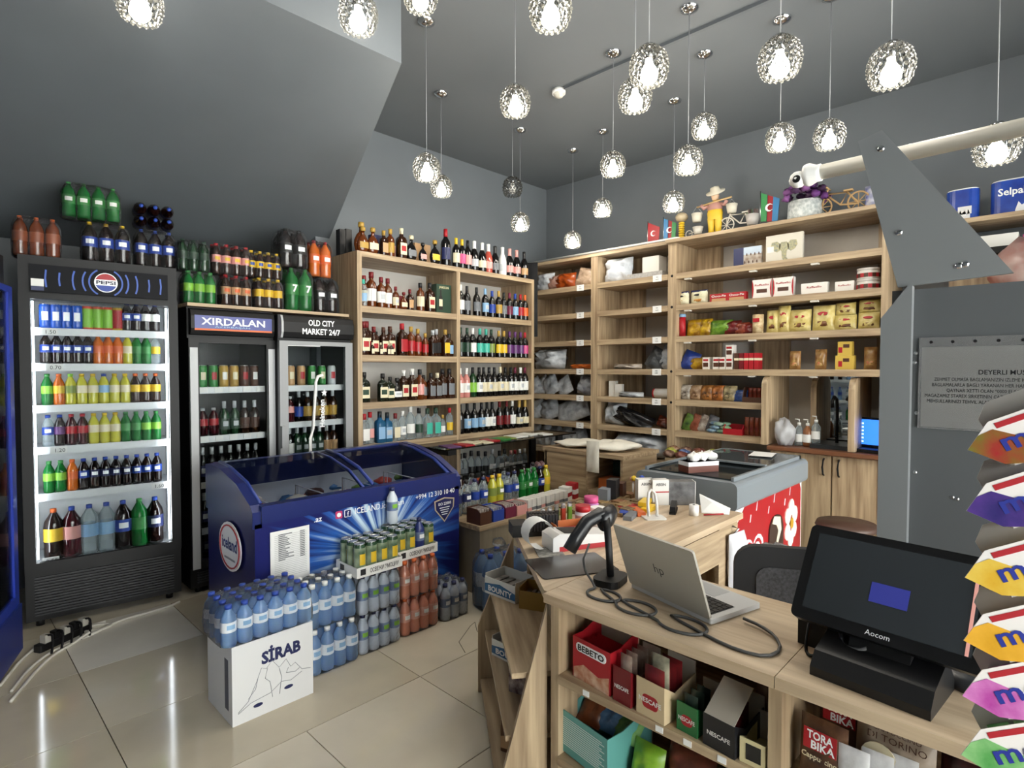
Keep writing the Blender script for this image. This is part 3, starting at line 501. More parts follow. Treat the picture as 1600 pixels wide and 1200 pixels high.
ROWS = [
 ('rack top', '', 2.335, [(2.33,'d','gold','gold',.95),(2.41,'d','gold','black',1.15),(2.5,'d','gold','cream',1),(2.6,'s','gold','tan',.85),(2.68,'a','gold','gold',.95),(2.77,'s','cream','cream',1.05),(2.87,'D','cream','grey',1),(2.99,'D','black','rosy',.8),(3.12,'D','gold','yellow',1),
   (3.24,'w','red','navy',1.22),(3.36,'w','yellow','cream',1),(3.43,'w','yellow','pink',1),(3.5,'w','black','rosy',1),(3.58,'c','white','silver',1),(3.68,'c','white','cream',1),(3.76,'R','white','rosy',1),(3.85,'c','black','grey',.98),(3.95,'W','white','silver',1),(4.05,'c','rosy','rosy',1),(4.15,'c','rosy','rosy',1),(4.26,'c','black','tan',1)]),
 ('first shelf', 'left bay', 1.925, [(2.4,'v','teal','lblue',.8),(2.44,'a','dred','cream',1),(2.49,'a','dred','white',1.12),(2.58,'a','dred','white',1),(2.66,'a','dred','white',1),(2.72,'a','dred','cream',.75),(2.8,'d','dred','cream',.7),(2.88,'s','dred','tan',.75),(2.97,'a','black','cream',.98),(3.07,'s','black','cream',1.05)]),
 ('first shelf', 'right bay', 1.925, [(3.42,'w','white','white',1.02),(3.5,'w','black','grey',1),(3.62,'w','black','grey',1),(3.73,'w','lblue','lblue',1),(3.82,'w','blue','blue',.95),(3.91,'w','gold','gold',.98),(3.98,'w','black','grey',.95),(4.06,'w','burg','burg',.96),(4.14,'w','blue','lblue',.96),(4.22,'w','red','red',.96),(4.3,'w','orange','orange',.96)]),
 ('second shelf', 'left bay', 1.55, [(2.4,'s','dred','cream',1.1),(2.46,'s','dred','cream',1.12),(2.51,'s','dred','cream',.95),(2.6,'s','brown','cream',.95),(2.68,'s','brown','cream',1),(2.78,'s','red','red',1.12),(2.87,'a','gold','red',1),(2.96,'a','gold','red',.95),(3.02,'a','gold','red',.8),(3.1,'s','silver','black',.95),(3.16,'s','silver','black',1),(3.24,'s','gold','yellow',1),(3.3,'s','black','lblue',.85)]),
 ('second shelf', 'right bay', 1.55, [(3.42,'w','dgreen','dgreen',1),(3.5,'w','dgreen','dgreen',1),(3.57,'w','white','white',1),(3.66,'w','teal','teal',1),(3.74,'w','teal','teal',1),(3.81,'w','dgreen','olive',1),(3.91,'w','gold','yellow',.97),(3.98,'w','gold','yellow',.97),(4.06,'w','purple','purple',.97),(4.14,'w','purple','purple',.97),(4.22,'w','purple','purple',.97),(4.3,'w','red','pink',.97)]),
 ('third shelf', 'left bay', 1.185, [(2.42,'f','black','cream',1.05),(2.59,'f','black','cream',1),(2.66,'f','black','cream',.88),(2.73,'D','black','white',.9),(2.81,'s','white','cream',1.05),(2.88,'s','white','cream',1.1),(2.96,'a','black','rosy',1.05),(3.02,'a','black','grey',.85),(3.08,'s','black','grey',.95),(3.15,'s','cream','grey',.95),(3.23,'s','black','grey',1.1),(3.31,'s','black','grey',1.1)]),
 ('third shelf', 'right bay', 1.185, [(3.41,'p','white','white',1),(3.49,'p','white','white',1),(3.57,'g','black','lime',1.03),(3.65,'w','black','white',1.03),(3.71,'w','black','cream',1.03),(3.78,'w','black','cream',1.03),(3.85,'w','black','cream',1.03),(3.93,'w','cream','cream',1.05),(4.0,'w','black','cream',1.03),(4.08,'w','black','white',1.03),(4.14,'w','burg','white',1.03),(4.22,'w','white','white',1.03),(4.29,'w','burg','white',1.03)]),
 ('fourth shelf', 'left bay', .86, [(2.4,'q','red','white',1),(2.47,'v','red','rosy',.95),(2.56,'b','black','lblue',1.05),(2.63,'b','black','lblue',1),(2.71,'q','dred','cream',.95),(2.78,'v','white','white',.92),(2.86,'v','white','white',1.05),(2.95,'v','black','dgreen',.98),(3.04,'q','dgreen','teal',1.05),(3.13,'q','dgreen','teal',1.05),(3.21,'v','gold','white',.7),(3.29,'v','red','yellow',.92)]),
 ('fourth shelf', 'right bay', .86, [(3.41,'w','black','black',1),(3.5,'w','black','lblue',1.02),(3.59,'w','black','lblue',1.02),(3.68,'w','black','lblue',1.02),(3.75,'w','black','white',1.02),(3.82,'w','black','white',1.02),(3.92,'w','dred','dred',1.04),(4.02,'w','dred','dred',1.04),(4.1,'w','white','white',1.04),(4.2,'c','gold','cream',1),(4.29,'c','gold','cream',1)]),
 ('bottom shelf', 'right bay', .42, [(3.4,'v','black','grey',1),(3.47,'v','black','grey',1),(3.55,'v','black','black',1.05),(3.64,'v','black','black',1),(3.73,'v','black','black',.95),(3.82,'v','silver','white',1),(3.92,'q','black','white',1),(3.99,'q','black','white',1.05),(4.08,'v','rosy','white',.85),(4.14,'v','red','white',.85),(4.21,'v','white','white',.85),(4.28,'v','white','silver',.85)]),
 ('bottom shelf', 'left bay', .42, [(3.05,'v','blue','lblue',1),(3.15,'v','blue','lblue',1)]),
]
for row, bay, z, items in ROWS:
    for i, (x, v, cap, lab, s) in enumerate(items):
        nm, kind, body = VAR[v]
        xx = x * .982 if bay else x * .985
        xx = min(max(xx, 2.375 if bay != 'right bay' else 3.352), 4.208 if bay else 4.25)
        if bay == 'left bay': xx = min(xx, 3.228)
        where = f'{ORD[i]} along {row}' + (f', {bay}' if bay else '')
        bottle(kind, (xx, 3.885 + (.025 if (i % 3 == 1 and v in 'asd') else 0), z), body, C[cap], C[lab], f'{nm}, {cap} cap, {lab} label, {where}'.replace('dred', 'dark red').replace('lblue', 'pale blue').replace('dgreen', 'dark green').replace('burg ', 'burgundy '), 'bottle', 'bottles on the liquor rack', s, 0,
               sticker=C['dgreen'] if v == 'f' else (C['red'] if lab == 'cream' and v == 's' else (C['silver'] if lab in ('cream', 'white', 'lblue') and i % 2 else None)))
def carton(name, label, cat, loc, dims, m, rz=0, group=None, text=None, tcol='e6e6e2', th=.02, face='x', band=None, rot=None, tw=None, tz=None, parts=()):
    """closed box; its printed front faces -y locally (turn with rz)"""
    w, dd, h = dims; t = thing(name, label, cat, loc, rz, group, rot)
    MB().box(-w / 2, w / 2, -dd / 2, dd / 2, 0, h).build('carton', m, t)
    if band: MB().box(-w / 2 - .0004, w / 2 + .0004, -dd / 2 - .0006, dd / 2, h * band[1], h * band[2]).build('printed_band', band[0], t)
    if text: lettering(text, th, cm(tcol), t, (0, -dd / 2 - .0012, h * .55 if tz is None else tz), w=tw or min(w * .86, th * .75 * len(text)), bold=.015)
    return t
# gift boxes among the bottles
for x, w, h, c, s, sh, z in ((2.2, .05, .2, 'black', 'outer of the two black gift boxes at the rack top corner', 0, 2.335), (2.255, .05, .21, 'black', 'inner of the two black gift boxes at the rack top corner', 0, 2.335), (2.6, .09, .2, 'navy', 'navy gift box behind the cognac on the rack top', .12, 2.335), (3.07, .17, .2, 'tan', 'gold gift box behind round liqueurs on the rack top', .13, 2.335), (2.8, .1, .14, 'rosy', 'small pale gift box on the rack top behind bottles', .13, 2.335),
    (2.55, .12, .2, 'dred', 'dark red whisky gift box, first shelf left bay, behind tall bottle', .14, 1.925), (2.77, .2, .14, 'dred', 'wide dark red gift box, first shelf left bay', .14, 1.925), (2.55, .14, .2, 'black', 'black gift box behind cream label whiskey, second shelf', .15, 1.55), (2.93, .12, .19, 'dred', 'dark red gift box behind red label whisky, second shelf', .15, 1.55)):
    xx = max(x, 2.315) if z > 2.3 else x
    if sh == 0: xx = 2.31 + (x - 2.2)
    carton('gift_box', s, 'box', (xx, 3.95 + sh if sh else 4.1, z), (w, .06, h), C[c], group='gift boxes on the liquor rack')
gb = carton('gift_box', 'dark green whiskey gift box with a bottle printed on it', 'box', (3.17, 3.93, 1.925), (.16, .09, .25), C['dgreen'], text='JAMESON', tcol='c9c29a', th=.02, tz=.215)
MB().prism([(-.055, .03), (-.015, .03), (-.015, .13), (-.028, .16), (-.028, .2), (-.042, .2), (-.042, .16), (-.055, .13)], 'y', -.0465, -.045).build('printed_bottle', cm('17130f'), gb); MB().box(-.053, -.017, -.0475, -.0465, .06, .12).build('printed_label', C['cream'], gb)
for i, x in enumerate((2.43, 2.505, 2.575, 2.605)):
    bottle('square', (x, 3.85, 1.55), BRN, C['cream'], C['cream'], f'{ORD[i]} cream label miniature from left before the whiskey, second shelf', 'bottle', 'miniature whiskeys', .42)
# rolled papers / cards on the glass stand
for i, (c, x, y, w) in enumerate((('purple', 2.93, 3.52, .12), ('red', 3.06, 3.5, .1), ('cream', 3.17, 3.55, .13), ('cream', 3.3, 3.52, .1), ('red', 3.41, 3.56, .1), ('green', 3.52, 3.55, .12), ('olive', 3.64, 3.58, .1), ('white', 3.78, 3.6, .16), ('white', 3.95, 3.62, .14), ('white', 4.1, 3.55, .12))):
    tag(MB().box(-w / 2, w / 2, -.08, .08, 0, .006 + .002 * (i % 3)).build('leaflet', C[c], None, (x, y, .8222), .2 * ((i % 3) - 1)), f'{c} leaflet, {ORD[i]} from left on the upper glass shelf', 'leaflet', 'leaflets on the glass stand')
for i, (c, x, w) in enumerate((('white', 2.88, .2), ('purple', 3.08, .16), ('orange', 3.24, .15), ('blue', 3.4, .14))):
    tag(MB().box(-w / 2, w / 2, -.07, .07, 0, .012).build('leaflet', C[c], None, (x, 3.45, .5152), .15 - .1 * i), f'{c} magazine lying on the lower glass shelf', 'leaflet', 'magazines on the glass stand')
for i in range(6):
    x, y = 3.98 + .06 * (i % 3), 3.5 + .07 * (i // 3)
    tag(MB().blob(.05, .05, .05, i, .1).build('candy_egg', mat('d8d2d6', .3, c2='a04a5a', sc=40, var=.1), None, (x, y, .5152)), f'foil wrapped candy egg, {ORD[i]} of those on the lower glass shelf', 'candy', 'foil candies on the glass stand')
# ---------------------------------------------------------------- upright fridges
def fridge(name, label, loc, rz, w, dd, h, zb, zt, frame, shelves, inner='d9dcdf', fw=.05, led=True, grille=True, rails=True):
    t = thing(name, label, 'fridge', loc, rz); inn = cm(inner, .4)
    MB().box(0, .03, .03, dd, zb - .03, zt).box(w - .03, w, .03, dd, zb - .03, zt).box(.03, w - .03, dd - .03, dd, zb - .03, zt).build('cabinet', BLACK, t)
    MB().box(.03, .034, .06, dd - .03, zb, zt).box(w - .034, w - .03, .06, dd - .03, zb, zt).box(.034, w - .034, dd - .036, dd - .03, zb, zt).box(.034, w - .034, .06, dd - .03, zt - .01, zt).build('liner', inn, t)
    MB().box(.03, w - .03, .06, dd - .03, zb - .03, zb).build('cabinet_floor', inn, t)
    MB().box(0, w, .03, dd, zt, h).build('top_box', BLACK, t); MB().box(0, w, .03, dd, .04, zb - .03).build('base', BLACK, t)
    df = MB().box(0, fw, 0, .03, zb - .03, zt).box(w - fw, w, 0, .03, zb - .03, zt).box(fw, w - fw, 0, .03, zb - .03, zb + .02).box(fw, w - fw, 0, .03, zt - .03, zt).build('door_frame', frame, t)
    MB().box(fw, w - fw, .01, .016, zb + .02, zt - .03).build('door_glass', GLASS, df)
    for z in shelves:
        s = MB().box(.036, w - .036, .075, dd - .05, z - .012, z).build('shelf', cm('c9ccd0', .4), t)
        if rails: MB().box(.04, w - .04, .066, .075, z - .036, z + .006).build('price_rail', cm('d3d6d9', .4), s)
    if led:
        for x in (fw + .004, w - fw - .012): MB().box(x, x + .008, .045, .058, zb + .03, zt - .04).build('led_strip', LED, t)
    if grille:
        for k in range(int((zb - .12) / .016)): MB().box(.04, w - .04, .02, .03, .07 + k * .016, .078 + k * .016).build('grille_slat', DGREY, t)
    for x in (.06, w - .06):
        for y in (.08, dd - .08): MB().cyl(.02, 0, .04, (x, y, 0), 10).build('foot', BLACK, t)
    return t
def tf(t): return Matrix.Translation(t.location) @ Matrix.Rotation(t.rotation_euler.z, 4, 'Z')
PZ = [1.67, 1.47, 1.235, 1.0, .735, .35]
pf = fridge('cola_fridge', 'tall black cola fridge with lit shelves and glass door', (.369, 4.06, 0), math.radians(-8), .75, .42, 2.07, .35, 1.86, BLACK, PZ[:5])
hd = MB().box(.05, .7, .008, .03, 1.87, 2.02).build('header_sign', mat('070910', .6, spec=.2), pf)
for r in (.075, .105, .15, .21, .27):
    g = MB()
    for k in range(36):
        a, a2 = 2 * PI * k / 36, 2 * PI * (k + 1) / 36
        q = [(.39 + rr_ * math.cos(x), .0065, 1.945 + rr_ * math.sin(x)) for rr_, x in ((r, a), (r + .008, a), (r + .008, a2), (r, a2))]
        if all(.055 < p[0] < .695 and 1.873 < p[2] < 2.017 for p in q): g.add(q, [(0, 1, 2, 3)])
    g.build('light_ring', mat('24489a', .4, emis=.15), hd)
def disc(r, z, c, y, z0=-9, z1=9, mm=None):
    P = [(c[0] + r * math.cos(2 * PI * k / 28), max(min(c[1] + r * math.sin(2 * PI * k / 28), z1), z0)) for k in range(28)]
    return MB().prism(P, 'y', y, y + .002)
disc(.056, 0, (.39, 1.945), .003).build('globe_logo', WHT, hd); disc(.051, 0, (.39, 1.945), .001, 1.962).build('logo_red', C['red'], hd); disc(.051, 0, (.39, 1.945), .001, -9, 1.928).build('logo_blue', C['blue'], hd)
lettering('PEPSI', .02, cm('141a3a'), hd, (.39, .0015, 1.936), w=.092, bold=.03)
stk = MB().box(.055, .11, .004, .008, 1.9, 1.94).build('sticker', PAPER, hd); MB().box(.055, .11, .004, .008, 1.877, 1.899).build('sticker', C['navy'], hd)
def tagf(t, x, z, s, y=.06):
    g = MB().box(x, x + .075, y - .003, y, z - .036, z + .004).build('price_tag', PAPER, t); lettering(s, .022, BLACK, t, (x + .042, y - .004, z - .027), name='price_print')
for x, z, s in ((.09, 1.67, '1.50'), (.11, 1.47, '0.70'), (.12, 1.0, '1.20'), (.6, .735, '1.60'), (.075, .375, '2.50')): tagf(pf, x, z, s)
M_ = tf(pf); F3 = lambda x, y, z: tuple(M_ @ Vector((x, y, z)))
PB, LB = C['blue'], C['lblue']
prow = [
 [('can', cm('1c4fae', .25), 'blue', 4), ('can', cm('c8452e', .3), 'lime', 3), ('can', cm('c9a22e', .3), 'red', 1), ('pet', COLA, 'blue', 2), ('pet', COLA, 'white', 2)],
 [('pet', COLA, 'blue', 5), ('pet', ORNG, 'orange', 3), ('pet', YEL, 'cream', 1), ('pet', PGRN, 'green', 2), ('pet', CLR, 'yellow', 1)],
 [('pet', PGRN, 'lime', 1), ('pet', ORNG, 'yellow', 1), ('pet', YEL, 'olive', 1), ('pet', YEL, 'cream', 2), ('pet', YEL, 'lblue', 1), ('pet', YEL, 'cream', 2), ('pet', BRN, 'yellow', 3)],
 [('pet', CLR, 'blue', 1), ('pet', COLA, 'purple', 1), ('pet', RUBY, 'red', 2), ('pet', YEL, 'cream', 3), ('pet', PGRN, 'green', 2), ('pet', PGRN, 'lime', 2)],
 [('pet', PGRN, 'lime', 2), ('pet', ORNG, 'orange', 1), ('pet', COLA, 'blue', 1), ('pet', COLA, 'navy', 4), ('pet', COLA, 'blue', 3)],
 [('pet_big', COLA, 'yellow', 1), ('pet_big', RUBY, 'rosy', 1), ('pet_big', CLR, 'lblue', 2), ('pet_big', COLA, 'blue', 1), ('pet_big', PGRN, 'green', 1), ('pet_big', COLA, 'navy', 1)]]
CAPOF = {'yellow': 'orange', 'orange': 'orange', 'green': 'green', 'lime': 'green', 'olive': 'lime', 'cream': 'yellow', 'red': 'red'}
for r, row in enumerate(prow):
    n = sum(q[3] for q in row); i = 0
    for kind, body, lab, cnt in row:
        for _ in range(cnt):
            x = .085 + (.58) * (i + .5) / n
            desc = {'can': 'drink can', 'pet': 'soda bottle', 'pet_big': 'large soda bottle'}[kind]
            bottle(kind, F3(x, .125, PZ[r] + .0005), body, STEEL if kind == 'can' else C[CAPOF.get(lab, 'blue')], C[lab] if not (kind == 'can' and lab == 'blue') else body, f'{lab} label {desc}, {ORD[i]} from left, {ORD[r]} shelf of cola fridge'.replace('lblue', 'pale blue'), 'drink', 'drinks in the cola fridge', {'can': .88, 'pet': .88, 'pet_big': .98}[kind], math.radians(-8), sticker=WHT if lab in ('blue', 'navy') else None)
            i += 1
# slimmer beer fridges
XZ = [1.32, 1.0, .7, .4]
xf_ = fridge('beer_fridge', 'black beer fridge with blue curved header and silver door edges', (1.165, 3.94, 0), 0, .545, .58, 1.835, .2, 1.64, BLACK, XZ, inner='17181a', fw=.06, led=False)
for x in (.005, .495): MB().box(x, x + .045, -.008, 0, .17, 1.58).build('silver_trim', cm('a9abad', .35), xf_)
xh = MB().prism([(.03, 1.66), (-.005, 1.665), (-.02, 1.7), (-.02, 1.78), (-.005, 1.82), (.03, 1.83)], 'x', .01, .535).build('header_sign', BLACK, xf_)
MB().box(.03, .515, -.0225, -.02, 1.69, 1.785).build('header_field', cm('1a2a80', .3), xh); MB().box(.03, .515, -.0235, -.0225, 1.69, 1.702).build('header_stripe', C['orange'], xh)
lettering('XIRDALAN', .045, WHT, xh, (.272, -.024, 1.727), w=.4, bold=.02)
lettering('AZERBAIJAN', .01, C['lblue'], xh, (.26, -.024, 1.71), w=.22)
of = fridge('market_fridge', 'grey framed beer fridge with black market header', (1.71, 3.87, 0), 0, .56, .58, 1.82, .2, 1.64, cm('8e9092', .4), [1.32, 1.06, .8, .5], inner='4a4d50', fw=.06, led=False)
oh = MB().prism([(.03, 1.66), (-.005, 1.665), (-.02, 1.7), (-.02, 1.77), (-.005, 1.81), (.03, 1.818)], 'x', .02, .56).build('header_sign', BLACK, of)
MB().prism([(.03, 1.66), (-.01, 1.66), (-.026, 1.7), (-.026, 1.77), (-.01, 1.815), (.03, 1.82)], 'x', .005, .02).build('header_trim', cm('a9abad', .35), oh)
lettering('OLD CITY', .042, WHT, oh, (.3, -.021, 1.752), w=.2, bold=.02); lettering('MARKET 24/7', .042, WHT, oh, (.3, -.021, 1.69), w=.29, bold=.02)
MB().tube([(.2, -.03, .2), (.2, -.035, .95), (.22, -.035, 1.02), (.245, -.035, 1.35), (.26, -.035, 1.39), (.3, -.03, 1.4)], .011, 8).build('hose', WHITE, of)
lettering('Heineken', .04, WHT, of, (.33, .005, 1.12), (PI / 2, -PI / 2, 0), w=.2, bold=.02)
P = []
for k in range(10): a = PI / 2 + k * PI / 5; q = .026 if k % 2 == 0 else .01; P.append((.33 + q * math.cos(a), 1.27 + q * math.sin(a)))
MB().prism(P, 'y', .006, .009).build('star_print', WHT, of); MB().box(.06, .3, .002, .01, 1.605, 1.625).build('sticker', PAPER, of); MB().box(0, .025, -.03, 0, .9, 1.05).build('handle', cm('8e9092', .4), of)
for fr, base, rowz, cols, nm in ((xf_, (1.155, 3.94), [1.32, 1.0, .7, .4, .2], [[('can', 'green', 2), ('can', 'gold', 2), ('can', 'brown', 2)], [('pet', 'red', 2), ('wine', 'dgreen', 2), ('wine', 'brown', 2)], [('wine', 'navy', 4), ('wine', 'silver', 3)], [('wine', 'navy', 3), ('wine', 'white', 3)], [('wine', 'navy', 5)]], 'blue headed beer fridge'),
                             (of, (1.71, 3.87), [1.32, 1.06, .8, .5, .2], [[('can', 'tan', 2), ('can', 'green', 2), ('can', 'silver', 1)], [('pet', 'rosy', 1), ('wine', 'blue', 1), ('wine', 'gold', 4)], [('wine', 'white', 1), ('wine', 'dgreen', 4), ('wine', 'tan', 2)], [('wine', 'cream', 5)], [('wine', 'dgreen', 5)]], 'market fridge')):
    for r, row in enumerate(cols):
        n = sum(q[2] for q in row); i = 0
        for kind, lab, cnt in row:
            for _ in range(cnt):
                x = .09 + .4 * (i + .5) / n
                bottle(kind, (base[0] + x, base[1] + .12, rowz[r] + .0005), {'can': C.get(lab), 'pet': RUBY, 'wine': gm('2a160a') if lab in ('brown', 'tan', 'gold') else DRK if lab != 'dgreen' else GRN}[kind], STEEL if kind == 'can' else C['silver'], C[lab], f'{lab} beer {"can" if kind == "can" else "bottle"}, {ORD[i]} from left, {ORD[r]} shelf of {nm}'.replace('dgreen', 'dark green'), 'drink', 'drinks in the ' + nm, .95 if kind != 'wine' else .9, 0, zs=.95, sticker=C[('cream', 'red', 'white')[i % 3]] if kind == 'can' else (C['silver'] if lab in ('navy', 'dgreen') else None))
                i += 1
    if fr is xf_:
        for r in (0, 1, 2):
            for k in range(5): MB().box(.08 + .09 * k, .13 + .09 * k, .062, .065, XZ[r] - .033, XZ[r] + .004).build('price_tag', PAPER, fr)
bb = tag(MB().box(1.15, 2.26, 3.9, 4.3, 1.8375, 1.8575).build('plank', WX, None), 'oak plank lying across the two beer fridges', 'plank')
# blue fridge at the left edge, seen again in the niche mirror
bf = fridge('blue_fridge', 'blue drinks fridge just inside the left edge', (-.292, 1.92, 0), math.radians(71.5), 1.925, .62, 2.0, .3, 1.85, cm('1a2f8c', .35), [.62, .94, 1.26, 1.56], fw=.06)
MB().box(0, 1.925, -.01, .03, .04, .27).build('blue_base_panel', cm('18286e', .35), bf)
Mb = tf(bf)
for r, z in enumerate((.3, .62, .94, 1.26, 1.56)):
    for i in range(15):
        k = (i // 2 + r) % 5
        bottle('pet', tuple(Mb @ Vector((.16 + i * .115, .12, z + .001))), (COLA, ORNG, PGRN, CLR, CLRB)[k], C['blue'], C[('blue', 'orange', 'green', 'white', 'blue')[k]], f'soda bottle, {ORD[i]} on the {ORD[4 - r]} shelf of the blue fridge', 'drink', 'drinks in the blue fridge', 1, math.radians(70))
# ---------------------------------------------------------------- shrink-wrapped packs
FM = {}
def film(dx, dy, h, seed):
    k = (round(dx, 3), round(dy, 3), round(h, 3), seed)
    if k not in FM:
        rd = random.Random(seed); mb = MB()
        mb.lathe([(.0, .002), (.9, 0), (1, .04), (1.01, .3), (1, .6), (.97, .8), (.86, .93), (.6, 1), (0, .985)], 28, sq=7)
        for i, v in enumerate(mb.v):
            j = 1 + rd.uniform(-.025, .025)
            mb.v[i] = (v[0] * dx / 2 * j * 1.03, v[1] * dy / 2 * j * 1.03, max(0.001, v[2] * h * (1 + rd.uniform(-.02, .02))))
        FM[k] = mb.mesh(FILM)
    return FM[k]
def pack(label, loc, kind, nx, ny, body, cap, lab, rz=0, s=1, group='shrink-wrapped drink packs', rot=None, sticker=None, wrap=True, zs=1):
    t = thing('drink_pack', label, 'drink pack', loc, rz, group, rot)
    r = {'pet': .0325, 'pet_big': .0495, 'can': .0322}[kind] * s; h = {'pet': .207, 'pet_big': .298, 'can': .166}[kind] * s * zs
    for i in range(nx):
        for j in range(ny):
            bottle(kind, ((i - (nx - 1) / 2) * 2 * r, (j - (ny - 1) / 2) * 2 * r, .002), body, cap, lab, s=s, parent=t, sticker=sticker, zs=zs, pname='can' if kind == 'can' else 'bottle')
    if wrap: part('shrink_film', film(2 * r * nx, 2 * r * ny, h, nx * 7 + ny), t)
    return t
FR = math.radians(-8)
pack('orange soda six-pack at the left end on the cola fridge', F3(.08, .17, 2.0705), 'pet_big', 3, 2, gm('6b3218'), C['orange'], mat('8a4a2e', .4), FR, .72, zs=1.05)
pack('yellow capped blue label cola pack on the cola fridge', F3(.4, .15, 2.0705), 'pet_big', 3, 2, COLA, C['yellow'], C['blue'], FR, .8, zs=.98, sticker=WHT)
pack('green lemon soda pack resting on top of other packs', F3(.33, .1, 2.309), 'pet_big', 4, 2, PGRN, C['green'], C['green'], FR, .7, sticker=C['white'], zs=.95)
pack('blue label cola pack at the right end on the cola fridge', F3(.65, .16, 2.0705), 'pet_big', 3, 2, COLA, C['blue'], C['blue'], FR, .74, sticker=WHT, zs=1.05)
for k in (0, 1): pack(f'dark cola pack laid on its side, {"lower" if k == 0 else "upper"} of the two', F3(.65, .3, 2.3635 + k * .077), 'pet_big', 3, 1, COLA, C['blue'], C['navy'], FR, .74, rot=(PI / 2, 0, FR), wrap=False)
ZP = 1.8577
pack('green herbal soda pack, lower one next to the cola fridge', (1.25, 4.03, ZP), 'pet', 3, 2, PGRN, C['green'], C['lime'], 0, 1); pack('dark green soda pack, upper one next to the cola fridge', (1.225, 4.05, ZP + .209), 'pet', 3, 2, GRN, C['dgreen'], C['dgreen'], 0, .95)
pack('peach tea pack under the red capped pack', (1.475, 4.03, ZP), 'pet', 3, 2, BRN, C['red'], C['tan'], 0, 1, sticker=C['orange']); pack('red capped tea pack wrapped in crinkled film', (1.455, 4.05, ZP + .209), 'pet', 4, 2, BRN, C['red'], C['rosy'], 0, .97, sticker=C['yellow'])
pack('lemon tea pack, lower, next to the big green bottles', (1.68, 4.0, ZP), 'pet', 3, 2, BRN, C['yellow'], C['yellow'], 0, 1); pack('lemon tea pack, upper, next to the black cola pack', (1.67, 4.04, ZP + .209), 'pet', 4, 2, BRN, C['yellow'], C['yellow'], 0, .9, sticker=C['blue'])
g7 = pack('big green lemon soda four-pack on the plank', (1.9, 4.03, ZP), 'pet_big', 2, 2, PGRN, C['green'], C['green'], 0, 1.02)
lettering('7', .05, WHT, g7, (-.05, -.107, .135), name='print', bold=.03); lettering('7', .05, WHT, g7, (.05, -.107, .135), name='print', bold=.03)
pack('black cola four-pack stacked on the big green bottles', (1.87, 4.05, ZP + .305), 'pet_big', 2, 2, COLA, C['black'], C['black'], 0, 1.0, sticker=WHT, zs=.93)
pack('black cola pack at the plank end by the rack', (2.11, 4.03, ZP), 'pet_big', 2, 2, COLA, C['black'], C['black'], 0, .98, sticker=WHT, zs=.9); pack('orange soda pack stacked at the plank end by the rack', (2.08, 4.05, ZP + .264), 'pet_big', 2, 2, ORNG, C['red'], C['orange'], 0, .9, sticker=WHT)
# floor packs before the chest freezer
WL = cm('dfe4ea')
sb = thing('water_carton', 'white mineral water carton with mountain line drawing', 'box', (1.015, 2.52, 0))
MB().box(-.172, .172, -.14, .14, 0, .325).build('carton', cm('d8d9da', .6), sb); lettering('SİRAB', .05, C['navy'], sb, (.03, -.1412, .215), w=.17, bold=.045)
mt = [(-.15, .05), (-.11, .08), (-.075, .15), (-.055, .2), (-.035, .19), (-.01, .215), (.02, .175), (.05, .2), (.07, .16), (.09, .17), (.12, .13), (.16, .12)]
for P in (mt, [(-.15, .045), (-.1, .07), (-.02, .08), (.03, .11), (.07, .1), (.12, .12)], [(-.07, .16), (-.08, .12), (-.11, .09)], [(-.03, .19), (-.04, .15), (-.02, .13), (-.01, .06)], [(.02, .17), (.03, .13), (.02, .06)], [(.06, .16), (.05, .14), (.09, .13), (.11, .14)]):
    MB().tube([(x, -.141, z) for x, z in P], .0012, 4).build('mountain_line', cm('8d9098'), sb)
for x, z in ((-.07, .05), (.06, .075)): MB().prism([(x + .02 * math.cos(k * PI / 6), z + .008 * math.sin(k * PI / 6)) for k in range(12)], 'y', -.1412, -.14).build('oval_print', C['navy'], sb)
MB().box(-.1725, -.172, -.1, -.06, .05, .26).build('side_print', cm('4a5060'), sb)
pw = pack('pack of small blue water bottles on the white carton', (1.0, 2.5, .3255), 'pet', 6, 4, CLRB, C['blue'], WL, 0, .98, sticker=C['lblue'], zs=.83)
for k in (0, 1): pack(f'{"lower" if k == 0 else "upper"} pack of white capped blue water bottles beside the carton', (1.365, 2.59 + .02 * k, .2125 * k), 'pet', 4, 3, CLRB, C['white'], WL, 0, 1.0, sticker=C['lblue'])
SL = mat('8fa3c4', .35, c2='1d2f6a', sc=9, var=.1)
for k in (0, 1): pack(f'{"lower" if k == 0 else "upper"} pack of navy and white flavoured beer bottles', (1.627, 2.6, .2 * k), 'pet', 4, 3, cm('b9c2cf', .3), C['navy'], SL, 0, .97, sticker=C['lime'])
for k in (0, 1): pack(f'{"lower" if k == 0 else "upper"} pack of peach coloured beer bottles', (1.893, 2.61, .2 * k), 'pet', 4, 3, PINKB, C['orange'], cm('d9a08c', .4), 0, .97, sticker=C['white'])
pack('short pack of navy beer bottles at the end of the row', (2.135, 2.6, 0), 'pet', 3, 3, cm('b9c2cf', .3), C['navy'], SL, 0, 1.0, sticker=WHT)
